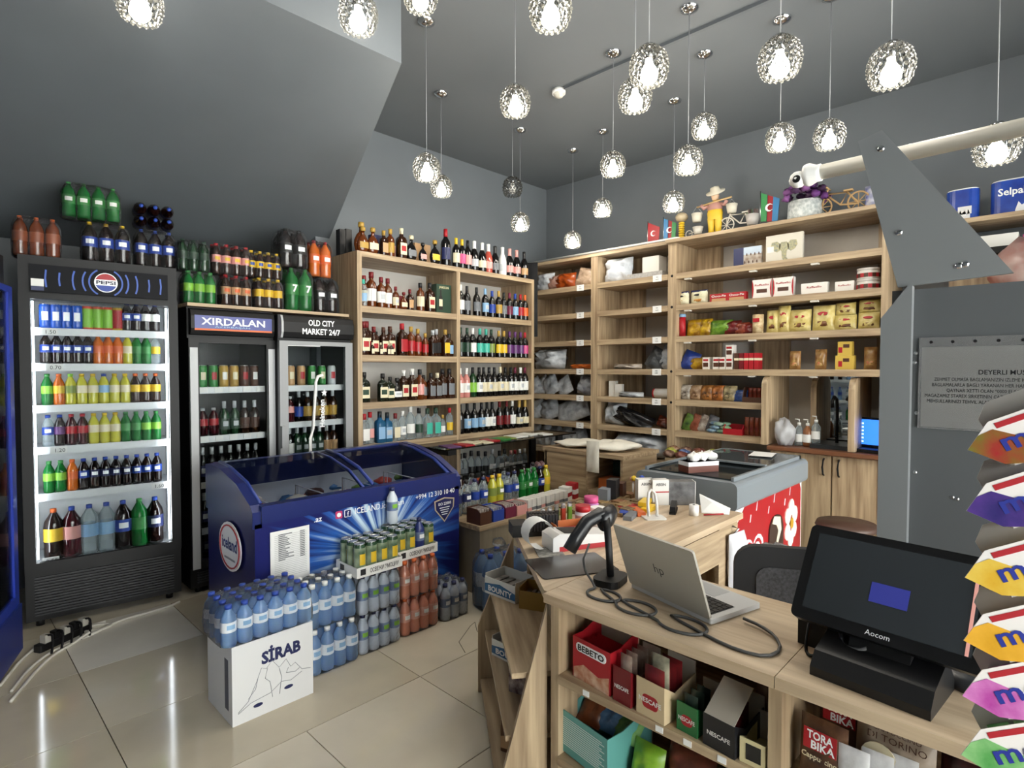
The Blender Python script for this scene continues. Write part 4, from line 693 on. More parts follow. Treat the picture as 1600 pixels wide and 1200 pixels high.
for i, (x, y) in enumerate(((1.615, 2.6), (1.9, 2.66))):
    t = thing('can_tray', f'white tray of green beer cans, {"left" if i == 0 else "right"} of two', 'tray', (x, y, .4025), 0, 'can trays')
    MB().box(-.135, .135, -.102, -.099, 0, .052).box(-.135, .135, .099, .102, 0, .052).box(-.135, -.132, -.099, .099, 0, .052).box(.132, .135, -.099, .099, 0, .052).box(-.132, .132, -.099, .099, 0, .004).build('tray', WHITE, t)
    lettering('ОСВЕЖИ ЭМОЦИИ', .022, cm('2a2a2e'), t, (.025, -.1035, .015), w=.17, bold=.015); MB().box(-.115, -.085, -.1032, -.102, .012, .042).build('logo_print', cm('2a2a2e'), t); MB().box(-.136, -.1352, .02, .06, .012, .042).build('logo_print', cm('2a2a2e'), t)
    for a in range(4):
        for b2 in range(3):
            blue = i == 1 and b2 == 0 and a == 2
            bottle('pet' if blue else 'can', ((a - 1.5) * .0645, (b2 - 1) * .0645, .0045), cm('23306e', .3) if blue else cm('2d4a34', .25), C['navy'] if blue else STEEL, SL if blue else mat('3f5f45', .3, c2='b9c4a8', sc=12, var=.1), s=.97, parent=t, sticker=C['yellow'] if not blue else WHT, pname='can')
bottle('pet', (1.835, 2.715, .57), cm('cfd8e0', .3), C['navy'], SL, 'single navy and white beer bottle standing on the cans', 'bottle', None, 1, sticker=C['lime'])
pack('pack of large blue water bottles in front of the low cabinet', (2.45, 2.46, 0), 'pet_big', 3, 2, CLRB, C['blue'], WL, -.25, 1.05, zs=1.08, sticker=C['blue'])
tag(MB().blob(.09, .08, .05, 3, .2).build('plastic_bag', FILM, None, (2.47, 2.5, .345)), 'crumpled clear plastic on the large water bottles', 'bag')
# ---------------------------------------------------------------- goods on the wall shelves
RW = -PI / 2     # turns a packet's front from -y to -x
def foil(c, c2=None, r=.28): return mat(c, r, c2=c2, sc=22, var=.12, bump=.15)
def packet(label, cat, loc, w, h, t, m, seed, rz=RW, tilt=0, band=None, group=None, cr=.18, name='packet', text=None, tcol='a31621', roll=0, top=None, logo=None):
    """soft bag standing on its lower seam, leaning back by tilt"""
    o = thing(name, label, cat, loc, 0, group); o.rotation_euler = (-tilt, roll, rz)
    MB().pillow(w, h, t, seed, cr).build('bag', m, o)
    if band: MB().pillow(w * .7, h * .32, t * 1.02, seed, .02, 6, 4, .3).build('printed_band', band, o, (0, 0, h * .12))
    if top: MB().pillow(w, h * .2, t * .5, seed, .1, 6, 3, .3).build('top_seam', top, o, (0, -.002, h * .82))
    if logo: MB().prism([(w * .24 * math.cos(q * PI / 6), h * .66 + h * .07 * math.sin(q * PI / 6)) for q in range(12)], 'y', -t * .5 - .003, -t * .38).build('logo_print', logo, o)
    if text: lettering(text, h * .13, cm(tcol), o, (0, -t * .62, h * .55), w=w * .6, bold=.02, name='print')
    return o
PG_ = [mat(c, .35, c2=d_, sc=14, var=.2, bump=.5) for c, d_ in (('8d9196', 'c4c8cc'), ('9aa0a8', 'd3d8de'), ('7d8187', 'b4b8bd'))]
def parcel(label, y, z, w, h, t, m, seed, tilt=.15, roll=0, x=4.68): return packet(label, 'parcel', (x, y, z), w, h, t, m, seed, RW, tilt, None, 'parcels on the oak shelves', .3, 'parcel', roll=roll)
# z of shelf tops: SZ
parcel('white parcel bag on the top shelf by the black coat', 4.02, SZ[0], .22, .2, .14, PG_[1], 1); parcel('orange bag among parcels on the top shelf', 3.74, SZ[0], .24, .17, .12, foil('b8561c', '7a3010'), 2)
parcel('pinkish folded bag on the top shelf beside the orange one', 3.9, SZ[0], .14, .16, .1, foil('b08a7a', '7a5a50'), 3); parcel('beige parcel leaning on the top shelf divider', 3.49, SZ[0], .26, .19, .1, foil('b59a80', 'd0b8a0'), 4, roll=.25)
parcel('white and blue bag on the top shelf, right of divider', 3.1, SZ[0], .3, .24, .16, mat('c3cbd6', .35, c2='e4e8ee', sc=10, var=.2, bump=.5), 5)
carton('flat_parcel', 'flat silvery parcel under the white box', 'parcel', (4.72, 2.76, SZ[0]), (.36, .25, .05), mat('a5a3a0', .4, var=.2, sc=60), RW); carton('white_box', 'white box standing on the flat silvery parcel', 'box', (4.72, 2.73, SZ[0] + .0502), (.17, .14, .15), cm('dcdad4'), RW)
parcel('big grey parcel bag on the fourth shelf', 3.95, SZ[3], .4, .21, .2, PG_[0], 6); parcel('flat orange parcel on the fourth shelf', 3.52, SZ[3], .26, .05, .16, foil('b8561c', 'd0702c'), 7, 0)
parcel('flat beige parcel lying on the fourth shelf', 2.98, SZ[3], .3, .05, .18, foil('9a8c7c', 'b8aca0'), 8, 0); parcel('dark grey parcel leaning at the end of the fourth shelf', 2.72, SZ[3], .2, .2, .08, mat('4c5054', .3, var=.2, bump=.5), 9, roll=.5); parcel('pale blue grey parcel leaning at the end of the fourth shelf', 2.59, SZ[3], .16, .22, .08, PG_[1], 10, roll=.25)
for i, (y, h) in enumerate(((4.13, .17), (4.02, .19), (3.88, .22), (3.72, .19))): parcel(f'grey parcel, {ORD[i]} from left, leaning on the fifth shelf', y, SZ[4], .2, h, .06, PG_[i % 3], 11 + i, .1, -.5, 4.66 + .02 * (i % 2))
parcel('navy and white parcel by the divider on the fifth shelf', 3.48, SZ[4], .22, .19, .12, mat('d5d9de', .35, c2='1a2148', sc=6, var=.1, bump=.4), 16, .1, .2)
for i, y in enumerate((3.16, 3.09)): carton('small_white_box', f'small white box, {"outer" if i else "inner"} of two leaning by the divider', 'box', (4.7, y, SZ[4]), (.07, .06, .15 - .03 * i), cm('d2cfc8'), RW + .2)
parcel('flat white packet lying beside two small boxes', 2.94, SZ[4], .26, .05, .14, PG_[1], 18, 0)
tr = thing('paper_roll', 'white and red paper roll lying at the shelf end', 'roll', (4.68, 2.6, SZ[4] + .045)); MB().tube([(0, .09, 0), (0, -.09, 0)], .044, 16).build('roll', WHITE, tr); MB().tube([(0, .1, 0), (0, .085, 0)], .045, 16).build('red_end', C['red'], tr)
for i, (y, w, h) in enumerate(((4.12, .24, .2), (3.93, .26, .22), (3.62, .42, .23))): parcel(f'grey parcel, {ORD[i]} from left, on the sixth shelf', y, SZ[5], w, h, .09, PG_[(i + 1) % 3], 20 + i, .12, -.35)
parcel('blue grey parcel by the divider on the sixth shelf', 3.13, SZ[5], .22, .23, .14, PG_[1], 24, .1, .1); parcel('crumpled black bag drooping over the sixth shelf edge', 2.93, SZ[5], .42, .15, .2, mat('17171a', .25, bump=.6, sc=20), 25, .3, .3, 4.64); parcel('orange and black parcel at the sixth shelf end', 2.6, SZ[5], .16, .1, .1, foil('8a3a1c', '2a1a14'), 26, .1, .3)
for i, y in enumerate((4.12, 3.98, 3.84, 3.7, 3.52)): parcel(f'grey parcel, {ORD[i]} from left, on the seventh shelf', y, SZ[6], .22, .22, .07, PG_[i % 3], 30 + i, .1, -.4)
parcel('large taped grey parcel behind the folded clothes', 2.82, SZ[6], .56, .2, .26, PG_[1], 36, .05)
co = tag(MB().pillow(.22, .78, .08, 40, .3, 6, 12).build('black_coat', mat('0c0c0e', .8), None, (4.46, 4.08, 1.78), RW + .5), 'black coat hanging in the corner beside the liquor rack', 'coat')
cj = MB(); cj.tube([(4.42, 4.1, 1.2), (4.4, 4.1, 1.0), (4.42, 4.05, .6), (4.42, 4.05, .3), (4.45, 4.0, .008), (4.4, 3.9, .008)], .008, 6); tag(cj.build('black_cable', BLACK, None), 'black cable looping down beside the liquor rack', 'cable')
# clothes on the side unit
CLO = mat('d9d5c9', .85, var=.08, sc=12, bump=.4)
for i, (y, x, w, dd, h, z) in enumerate(((2.9, 3.84, .42, .36, .05, .795), (2.58, 3.84, .4, .38, .07, .795))):
    t = thing('folded_shirt', f'folded white shirt on the side unit, {"nearer" if i else "farther"} one', 'clothes', (x, y, z), 0, 'folded shirts'); MB().blob(dd * 1.05, w, h * 1.1, 50 + i, .16, 24, 10).build('cloth', CLO, t)
    if i: MB().pillow(.12, .24, .03, 55, .2).build('sleeve', CLO, t, (-.25, .02, -.15), RW)
carton('tray_box', 'orange cardboard tray in the side unit', 'box', (3.75, 2.52, .5), (.16, .16, .09), cm('b5602c'), RW); carton('green_bundle', 'dark green bundle inside the side unit', 'bundle', (3.92, 2.5, .5), (.2, .1, .2), cm('1c3a34', .9), RW)
for i in range(5): tag(MB().blob(.07, .06, .05, 60 + i, .2).build('wrapped_sweet', foil('6a2a2a', '2a2a2e'), None, (3.68 + .05 * (i % 2), 2.41 + .05 * i, .2)), f'dark wrapped sweet, {ORD[i]} on the low shelf of the side unit', 'candy', 'sweets in the side unit')
# ---- snack shelves
def snack(label, y, z, w, h, t, m, seed, **k): return packet(label, 'snack', (k.pop('x', 4.66), y, z), w, h, t, m, seed, group='snacks on the oak shelves', **k)
def sbox(label, y, z, w, h, m, dd=.06, **k): return carton('snack_box', label, 'box', (k.pop('x', 4.64), y, z), (w, dd, h), m, RW, 'boxes on the snack shelves', **k)
cbx = sbox('jigsaw box with an ancient arena picture', 1.84, SZ[0], .22, .15, mat('a08a78', .6, c2='c9c2b8', sc=25, var=.3), .03); MB().box(-.111, -.03, -.0165, -.015, 0, .15).build('navy_panel', C['navy'], cbx); MB().box(-.03, .111, -.0162, -.015, .09, .15).build('sky_panel', cm('b9c8d8'), cbx)
for k in range(8): MB().prism([(-.02 + .016 * k + .005 * math.cos(a * PI / 4), .03 + .06 * (k % 2) + .012 * math.sin(a * PI / 4)) for a in range(8)], 'y', -.017, -.015).build('arch_print', C['brown'], cbx)
el = sbox('framed elephant picture standing on the top snack shelf', 1.56, SZ[0], .27, .21, cm('d3cfc2'), .03, tz=.1)
E_ = mat('8a9590', .6, c2='c2b98a', sc=60, var=.2)
for P in ([(-.025, .135), (-.05, .158), (-.09, .155), (-.098, .12), (-.08, .09), (-.05, .075), (-.03, .09)], [(.025, .135), (.05, .158), (.09, .155), (.098, .12), (.08, .09), (.05, .075), (.03, .09)], [(-.02, .15), (.02, .15), (.034, .13), (.036, .1), (.02, .08), (.016, .03), (.028, .02), (.02, .008), (-.006, .012), (-.014, .03), (-.018, .08), (-.036, .1), (-.034, .13)]): MB().prism(P, 'y', -.0165, -.015).build('elephant_print', E_, el)
MB().box(-.125, -.075, -.0175, -.0165, .08, .125).build('name_card', PAPER, el)
for i, y in enumerate((2.43, 2.26)): snack(f'white cookie bag with dark top, {"left" if i == 0 else "right"} of two', y, SZ[1], .15, .12, .06, foil('d3cfa8', 'e2dfc8'), 70 + i, band=foil('c99a50', 'a86c2a'), top=C['navy'], logo=C['black'])
for i, y in enumerate((2.07, 1.92)):
    b_ = sbox(f'red cake box, {"left" if i == 0 else "right"} of two', y, SZ[1], .15, .07, C['red'], .05, text='Choco-Pie', th=.018, tz=.042); MB().box(-.06, .06, -.0262, -.025, .004, .03).build('cake_print', C['tan'], b_)
for i, y in enumerate((1.72, 1.56)):
    b_ = sbox(f'tall white coconut sweets box with red sides, {"left" if i == 0 else "right"} one', y, SZ[1], .15, .15, cm('e3e0da'), .05, text='Raffaello', tcol='a31621', th=.016, tz=.1); MB().box(-.04, .04, -.0262, -.025, .045, .075).build('sweet_print', C['brown'], b_)
    for s in (-1, 1): MB().prism([(s * .075, 0), (s * .075, .15), (s * .066, .12), (s * .062, .075), (s * .066, .03)], 'y', -.0262, -.025).build('red_edge', C['red'], b_)
sbox('wide low white sweets box on the second snack shelf', 1.34, SZ[1], .18, .085, cm('e3e0da'), .05, text='Raffaello', tcol='a31621', th=.015); sbox('small white sweets box on the second snack shelf', 1.14, SZ[1], .12, .075, cm('e3e0da'), .05, text='Raffaello', tcol='a31621', th=.012)
for i in (0, 1):
    t = thing('round_box', f'{"lower" if i == 0 else "upper"} round white sweets box at the shelf end', 'box', (4.66, 1.0, SZ[1] + i * .0765), RW, 'round sweets boxes'); MB().cyl(.07, 0, .06, n=20).build('box', cm('e3e0da'), t); MB().cyl(.072, .06, .076, n=20).build('lid', cm('cfc9c4'), t)
    for k in range(9): MB().box(-.012, .012, -.002, 0, .012, .04).xf(Matrix.Rotation(k * .35 - 1.4, 4, 'Z') @ Matrix.Translation((0, -.07, 0))).build('sweet_print', C['red'] if k % 2 else C['brown'], t)
tc_ = thing('crisp_tube', 'red crisp tube with blue lid', 'snack', (4.63, 2.4, SZ[2]), RW); MB().cyl(.028, 0, .17).build('tube', C['red'], tc_); MB().cyl(.029, .17, .195).build('lid', C['lblue'], tc_)
for i, (y, c, c2, w, h) in enumerate(((2.3, 'd0a81c', '6a3a14', .15, .15), (2.2, 'd9b520', '6a3a14', .11, .15), (2.07, '7fa83a', '2f5a1c', .2, .13), (1.97, '7a1c1c', '3a0e10', .14, .12), (1.89, '6a2418', 'a0503a', .12, .1), (1.84, '8a2a24', '4a1412', .1, .09))): snack(f'{("yellow crisp bag at the tube", "second yellow crisp bag", "green crisp bag", "dark red crisp bag beside the green one", "brown red snack bag in the middle", "small red snack bag before the jar")[i]}, third shelf', y, SZ[2], w, h, .07, foil(c, c2), 80 + i, tilt=.15)
jr = thing('snack_jar', 'tall paper jar of wafer sticks', 'snack', (4.63, 1.75, SZ[2]), RW); MB().cyl(.042, 0, .15).build('jar', mat('b08a5a', .5, c2='d6c6a0', sc=30, var=.2), jr); MB().box(-.025, .025, -.045, -.04, .09, .12).build('print', C['red'], jr)
for i, (y, z, w, h) in enumerate(((1.64, 0, .1, .18), (1.56, 0, .09, .21), (1.44, 0, .15, .17), (1.28, 0, .15, .19), (1.135, 0, .14, .11), (1.14, .11, .13, .09), (.99, 0, .13, .12), (.99, .12, .13, .09))): snack(f'cream biscuit bag with red label, {ORD[i]} on the third shelf', y, SZ[2] + z, w, h, .06, foil('c4ae58', 'd8cb90'), 90 + i, tilt=.1, band=foil('8a5a30', '4a2a1a'), logo=C['red'], x=4.64 if z == 0 else 4.66)
for i, (y, z) in enumerate(((1.64, .13), (1.44, .13), (1.28, .14), (1.135, .085), (1.0, .09))): pass
snack('blue crisp bag leaning at the fourth snack shelf', 2.38, SZ[3], .15, .17, .06, foil('22419a', '1a2a66'), 100, tilt=.3, roll=.35); snack('yellow nut bag at the fourth snack shelf', 2.27, SZ[3], .15, .1, .06, foil('d0a81c', '6a3a14'), 101, tilt=.2)
for i, (y, z) in enumerate(((2.17, 0), (2.08, 0), (2.03, 0), (1.97, 0), (1.97, .1005))):
    b_ = sbox(f'white and brown chocolate box, {ORD[i]} of five', y, SZ[3] + z, .055, .1, cm('ddd8d0'), .08); MB().box(-.022, .022, -.0412, -.04, .02, .055).build('brown_print', C['brown'], b_); MB().box(-.022, .022, -.0412, -.04, .068, .085).build('red_print', C['red'], b_)
for i, y in enumerate((1.91, 1.87, 1.83, 1.79, 1.75)): sbox(f'{"dark" if i < 2 else "red"} chocolate bar pack, {ORD[i]} in its row', y, SZ[3], .035, .13, C['brown'] if i < 1 else C['dred'] if i < 2 else C['red'], .08, band=(C['cream'], .55, .7))
for i, (y, h) in enumerate(((1.48, .14), (1.3, .15), (.98, .16))): snack(f'gold wafer packet, {ORD[i]} above the sink niche', y, SZ[3], .08, h, .05, foil('b8955a', '7a4a2a'), 110 + i, tilt=.05, band=foil('b02a2a', 'd6c080'))
for i in (0, 1):
    b_ = sbox(f'gold wafer box, {"lower" if i == 0 else "upper"} of two above the niche', 1.13, SZ[3] + i * .1005, .12 - .03 * i, .1, cm('c9aa4a'), .06); MB().box(-.04, -.015, -.0312, -.03, .02, .06).build('red_print', C['red'], b_); MB().box(-.01, .03, -.0312, -.03, .055, .08).build('brown_print', C['brown'], b_)
for i, (y, c, c2) in enumerate(((2.38, '3a2a24', 'd2ccc0'), (2.29, '5a3a24', 'b89a78'), (2.19, '1a1412', 'c08040'), (2.09, '1a1412', 'c87a38'), (1.99, '1c1a14', 'c9b88a'))): snack(f'nut and seed bag, {ORD[i]} from left, fifth snack shelf', y, SZ[4], .12, .13, .05, foil(c, c2), 120 + i, tilt=.15, band=foil(c2, c))
snack('dark blue snack bag beside the open carton', 1.9, SZ[4], .11, .1, .05, foil('1c2f6a', '4a70b8'), 126, tilt=.3)
def opentray(name, label, cat, loc, dims, m, rz=0, group=None, cut=.5, rot=None):
    """open-topped carton with lowered front"""
    w, dd, h = dims; t = thing(name, label, cat, loc, rz, group, rot); e = .004
    MB().box(-w / 2, w / 2, -dd / 2, dd / 2, 0, e).build('base', m, t); MB().box(-w / 2, w / 2, dd / 2 - e, dd / 2, e, h).build('back', m, t)
    MB().prism([(-dd / 2 + e, e), (-dd / 2 + e, h * cut), (-dd / 4, h), (dd / 2 - e, h), (dd / 2 - e, e)], 'x', -w / 2, -w / 2 + e).build('side', m, t); MB().prism([(-dd / 2 + e, e), (-dd / 2 + e, h * cut), (-dd / 4, h), (dd / 2 - e, h), (dd / 2 - e, e)], 'x', w / 2 - e, w / 2).build('side', m, t)
    MB().box(-w / 2, w / 2, -dd / 2, -dd / 2 + e, e, h * cut).build('front', m, t); return t
opentray('display_carton', 'brown open display carton on the fifth snack shelf', 'box', (4.66, 1.77, SZ[4]), (.17, .14, .12), cm('4a3022'), RW, cut=.35)
for i in range(4): snack(f'chocolate bar, {ORD[i]} in the brown display carton', 1.82 - .035 * i, SZ[4] + .005, .03, .11, .02, foil('5a2a1a', '9a3a2a'), 130 + i, x=4.67)
for i, y in enumerate((2.36, 2.27, 2.18, 2.08, 1.98)): tag(MB().blob(.16, .12, .05, 140 + i, .15).build('black_bag', mat('121214', .3), None, (4.82, y, SZ[4])), f'black wrapped pack at the back of the fifth shelf, {ORD[i]}', 'pack', 'black packs at the back')
for i, (y, c, c2) in enumerate(((2.38, '1c3a1c', '6a8a3a'), (2.31, '6a3018', 'a0604a'), (2.24, 'c8c2b8', '5a3a2a'), (2.17, '2a2a30', '6a6a70'))): snack(f'bar packet leaning on the sixth snack shelf, {ORD[i]}', y, SZ[5], .09, .15, .03, foil(c, c2), 150 + i, tilt=.15, roll=.35)
for i in range(10):
    c = ('3a6a9a', '3a6a9a', '7fa08a', '4a8a5a', '6aa050')[i // 2]; tag(MB().blob(.05, .09, .035, 160 + i, .1).build('bar', foil(c, 'a8b8b0'), None, (4.63 + .03 * (i % 2), 2.13 - .016 * i, SZ[5] + .03 * ((i * 2) % 3)),), f'wrapped {"blue" if i < 4 else "green"} bar, {ORD[i]} in the heap on the sixth shelf', 'candy', 'bars heaped on the sixth shelf')
opentray('red_tray', 'red open tray on the sixth snack shelf', 'box', (4.65, 1.93, SZ[5]), (.16, .12, .08), C['red'], RW, cut=.6)
for i, y in enumerate((1.83, 1.79, 1.75, 1.71)): snack(f'dark red long packet, {ORD[i]} beside the red tray', y, SZ[5], .035, .15, .03, foil('6a1c1c', '8a4a2a'), 170 + i, x=4.63)
for i in range(18):
    c, c2 = (('4a2a20', 'a88a78'), ('6a3a24', 'c0a080'), ('2a3f78', '8aa0c8'), ('8a9a3a', 'c8b850'), ('5a2a2a', 'a06a5a'))[(i * 3) % 5]
    tag(MB().blob(.1, .11, .06, 180 + i, .2).build('sweet_bag', foil(c, c2), None, (4.41 + .045 * (i % 3), 2.4 - .115 * (i // 3), .6905 + .015 * (i % 3))), f'small sweet bag, {ORD[i]} in the bottom heap by the red freezer', 'candy', 'sweet bags in the bottom heap')
sl = tag(MB().box(4.38, 4.549, 1.67, 2.42, .6, .6899).build('heap_ledge', WY, None), 'projecting oak ledge under the heap of sweet bags', 'ledge')
# ---- ornaments on top of the shelves
ZT = 2.5605
def flag(label, loc, cols, rz=RW, s=1):
    t = thing('table_flag', label, 'flag', loc, rz, 'table flags'); t.scale = (s, s, s); MB().cyl(.03, 0, .01).cyl(.003, .01, .2, n=6).build('staff', STEEL, t)
    for k, c in enumerate(cols):
        n = len(cols); a, b_ = k / n, (k + 1) / n
        MB().prism([(.004 + .1 * a, .19 - .05 * a), (.004 + .1 * b_, .19 - .05 * b_), (.004 + .09 * b_, .03 - .01 * b_), (.004 + .09 * a, .03 - .01 * a)][::-1], 'y', -.002 + .01 * (k % 2), .002 + .01 * (k % 2)).build('flag_cloth', c, t)
    P = [(.05 + .022 * math.cos(a), .1 + .022 * math.sin(a)) for a in [PI * .25 + k * PI * 1.5 / 8 for k in range(9)]] + [(.056 + .016 * math.cos(a), .1 + .016 * math.sin(a)) for a in [PI * 1.75 - k * PI * 1.5 / 8 for k in range(9)]]
    MB().prism(P, 'y', -.006, -.004).build('crescent', WHT, t); return t
flag('small red flag with white crescent on the shelf top', (4.68, 2.78, ZT), [C['red']], s=1.2); flag('small blue, red and green flag beside the red flag', (4.68, 2.62, ZT), [cm('2a7ab0'), C['red'], cm('2f8a4a')], s=1.25); flag('blue, red and green flag in front of the flower pot', (4.62, 1.74, ZT), [cm('2f8a4a'), C['red'], cm('2a7ab0')], s=1.4)
gi = thing('spring_ornament', 'yellow coiled ornament with a pale round head', 'ornament', (4.62, 2.41, ZT))
for k in range(8): MB().lathe([(.015, 0), (.026, .006), (.026, .012), (.015, .018)], 12, c=(0, 0, k * .02)).build('coil', C['yellow'], gi)
MB().blob(.1, .11, .08, 3, .04).build('head', cm('b8a88a'), gi, (0, 0, .16))
lt = thing('figurine', 'straw hat figurine in yellow trousers carrying two buckets', 'figurine', (4.62, 2.11, ZT), RW); SKN = cm('cfae90', .7)
for s in (-1, 1): MB().lathe([(.0, 0), (.025, 0), (.026, .06), (.034, .14)], 10, c=(s * .03, 0, 0)).build('trouser_leg', C['yellow'] if s else SKN, lt)
MB().lathe([(.06, .12), (.066, .18), (.05, .25), (.018, .27), (.018, .29), (0, .29)], 12, sy=.7).build('torso', C['yellow'], lt); MB().lathe([(.067, .2), (.062, .24), (.03, .275)], 12, sy=.75).build('pink_shirt', cm('b88a80'), lt)
MB().lathe([(0, .28), (.026, .29), (.032, .32), (.026, .35), (0, .36)], 12).build('head', SKN, lt); MB().lathe([(.0, .35), (.075, .345), (.078, .355), (.04, .365), (.035, .39), (0, .4)], 16).xf(Matrix.Translation((0, 0, .345)) @ Matrix.Rotation(.55, 4, 'X') @ Matrix.Translation((0, .01, -.345))).build('straw_hat', cm('c9c2b0', .8), lt)
MB().tube([(-.15, -.02, .25), (0, -.03, .265), (.15, -.02, .28)], .008, 6).build('yoke', cm('b89a6a'), lt)
for s in (-1, 1): MB().tube([(s * .05, 0, .25), (s * .09, -.02, .23), (s * .11, -.025, .26)], .016, 7).build('arm', cm('b88a80'), lt); MB().lathe([(0, .13), (.034, .13), (.046, .2), (.04, .2), (.03, .14)], 12, c=(s * .15, -.02, .0 if s < 0 else .02)).build('bucket', cm('c9c4b4', .7), lt); MB().tube([(s * .15 - .045, -.02, .2), (s * .15, -.02, .26), (s * .15 + .045, -.02, .2)], .003, 5).build('bucket_handle', STEEL, lt)
def cycle(name, label, loc, rz, c, s, pot=None):
    t = thing(name, label, 'ornament', loc, rz); t.scale = (s, s, s)
    for x, r in ((-.11, .06), (.1, .06 if pot is None else .035)):
        w = MB(); w.tube([(x + r * math.cos(k * PI / 8), 0, r + .003 + r * math.sin(k * PI / 8)) for k in range(16)], .006, 5, True)
        for k in range(4): a = k * PI / 4; w.tube([(x - r * math.cos(a), 0, r + .003 - r * math.sin(a)), (x + r * math.cos(a), 0, r + .003 + r * math.sin(a))], .003, 4)
        w.build('wheel', c, t)
    MB().tube([(-.11, 0, .063), (-.08, 0, .15), (-.07, 0, .17)], .006, 5).tube([(-.085, 0, .14), (0, 0, .06), (.1, 0, .05)], .006, 5).tube([(-.085, 0, .14), (.04, 0, .13), (.0, 0, .06)], .006, 5).tube([(.04, 0, .13), (.1, 0, .05)], .006, 5).build('frame', c, t)
    MB().tube([(-.07, -.04, .175), (-.07, .04, .175)], .006, 5).build('handlebar', c, t); MB().box(.02, .07, -.018, .018, .135, .145).build('saddle', c, t)
    if pot: MB().lathe([(0, .03), (.04, .03), (.055, .11), (.048, .11), (.035, .04)], 12, c=(.1, 0, 0)).build('basket', pot, t)
    return t
tri = cycle('tricycle_planter', 'white tricycle planter with a small succulent', (4.62, 1.9, ZT), RW, cm('d6d2c8'), 1.0, cm('b9b4b0'))
for k in range(9): a = k * .7; MB().pillow(.03, .05, .008, k, .1, 4, 4).build('leaf', cm('5a6a4a' if k % 2 else '6a5a58'), tri, (.1 + .03 * math.cos(a), .03 * math.sin(a), .1), a)
cycle('toy_bicycle', 'natural wooden toy bicycle on the shelf top', (4.64, 1.18, ZT), RW, cm('b89668', .7), 1.15)
wb = thing('white_barrow', 'small white wire cart ornament beside the figurine', 'ornament', (4.58, 2.27, ZT), RW); MB().lathe([(0, .02), (.03, .02), (.045, .08), (.04, .08), (.028, .03)], 10, c=(.03, 0, 0)).build('tub', cm('c2beb4'), wb); MB().tube([(-.05 + .03 * math.cos(k * PI / 6), 0, .034 + .03 * math.sin(k * PI / 6)) for k in range(12)], .004, 5, True).build('wheel', cm('c2beb4'), wb); MB().tube([(-.05, 0, .034), (.03, 0, .05)], .004, 5).build('axle', cm('c2beb4'), wb)
fp = thing('flower_pot', 'white speckled pot with purple artificial flowers', 'plant', (4.66, 1.42, ZT)); MB().lathe([(0, 0), (.12, 0), (.125, .02), (.12, .14), (.11, .14), (.11, .12)], 20).build('pot', mat('b9c4c4', .6, c2='dfe2e0', sc=45, var=.3), fp)
rd = random.Random(5)
for k in range(46):
    a = rd.uniform(0, 6.28); e = rd.uniform(0, 1.45); r = .13; p = (r * 1.12 * math.cos(a) * math.cos(e), r * 1.12 * math.sin(a) * math.cos(e), .15 + .09 * math.sin(e) - (.03 if e < .3 else 0))
    MB().blob(.06, .06, .05, k, .35, 8, 5).build('blossom', mat(('5a2a6a', '7a4a82', '3a1a42', '9a7a9a')[k % 4], .7), fp, p)
snack('white and blue detergent pouch at the shelf end by the fin', .98, ZT, .1, .17, .06, foil('d8d8dc', '2a3f98'), 210)
# ---- sink niche
sk = thing('sink', 'black sink edge in the niche with dark tap', 'sink', (4.7, 1.22, .8555)); MB().box(-.1, .22, -.13, .13, 0, .03).build('basin', cm('2a2d2f', .3), sk); MB().tube([(.1, 0, .03), (.1, 0, .3), (.08, 0, .36), (.02, 0, .38), (-.03, 0, .35), (-.03, 0, .3)], .012, 8).build('tap', BLACK, sk); MB().tube([(.1, -.08, .03), (.1, -.08, .34), (.07, -.08, .38), (.03, -.08, .36)], .01, 8).build('tap', BLACK, sk); MB().tube([(.1, 0, .06), (.06, .0, .08)], .008, 6).build('lever', BLACK, sk)
for i, (y, c) in enumerate(((1.45, CLR), (1.39, gm('8a5a3a')), (1.33, CLR))):
    t = thing('soap_bottle', f'pump soap bottle, {ORD[i]} from left in the niche', 'bottle', (4.68, y, .8555 if y > 1.36 else .886), RW, 'pump bottles'); MB().lathe([(0, 0), (.03, 0), (.032, .01), (.032, .12), (.012, .15), (.012, .16)], 12).build('body', c, t); MB().cyl(.013, .155, .175).tube([(0, 0, .17), (0, 0, .2), (-.03, 0, .2)], .005, 5).build('pump', WHITE, t); MB().lathe([(.0325, .03), (.0325, .09)], 10, arc=(270, 140)).build('label', C['white'], t)
tag(MB().blob(.14, .14, .2, 9, .22, 20, 14).build('plastic_bag', clear('e8e8ea', .45, .15, 'd2d2d4'), None, (4.6, 1.53, .8555)), 'knotted white plastic bag at the left of the sink niche', 'bag')
sc_ = thing('small_screen', 'small black screen with blue display at the cabinet end', 'monitor', (4.66, .96, .8555), RW - .2); MB().box(-.12, .12, -.08, .1, 0, .025).build('base', BLACK, sc_); MB().box(-.11, .11, .05, .065, .03, .24).build('bezel', BLACK, sc_); MB().box(-.1, .1, .048, .05, .045, .225).build('display', mat('2a66d8', .4, emis=1.0), sc_)
for k in range(6): MB().box(-.09, -.078, .0465, .048, .06 + .026 * k, .072 + .026 * k).build('icon', mat('b8d0f0', .4, emis=.8), sc_)
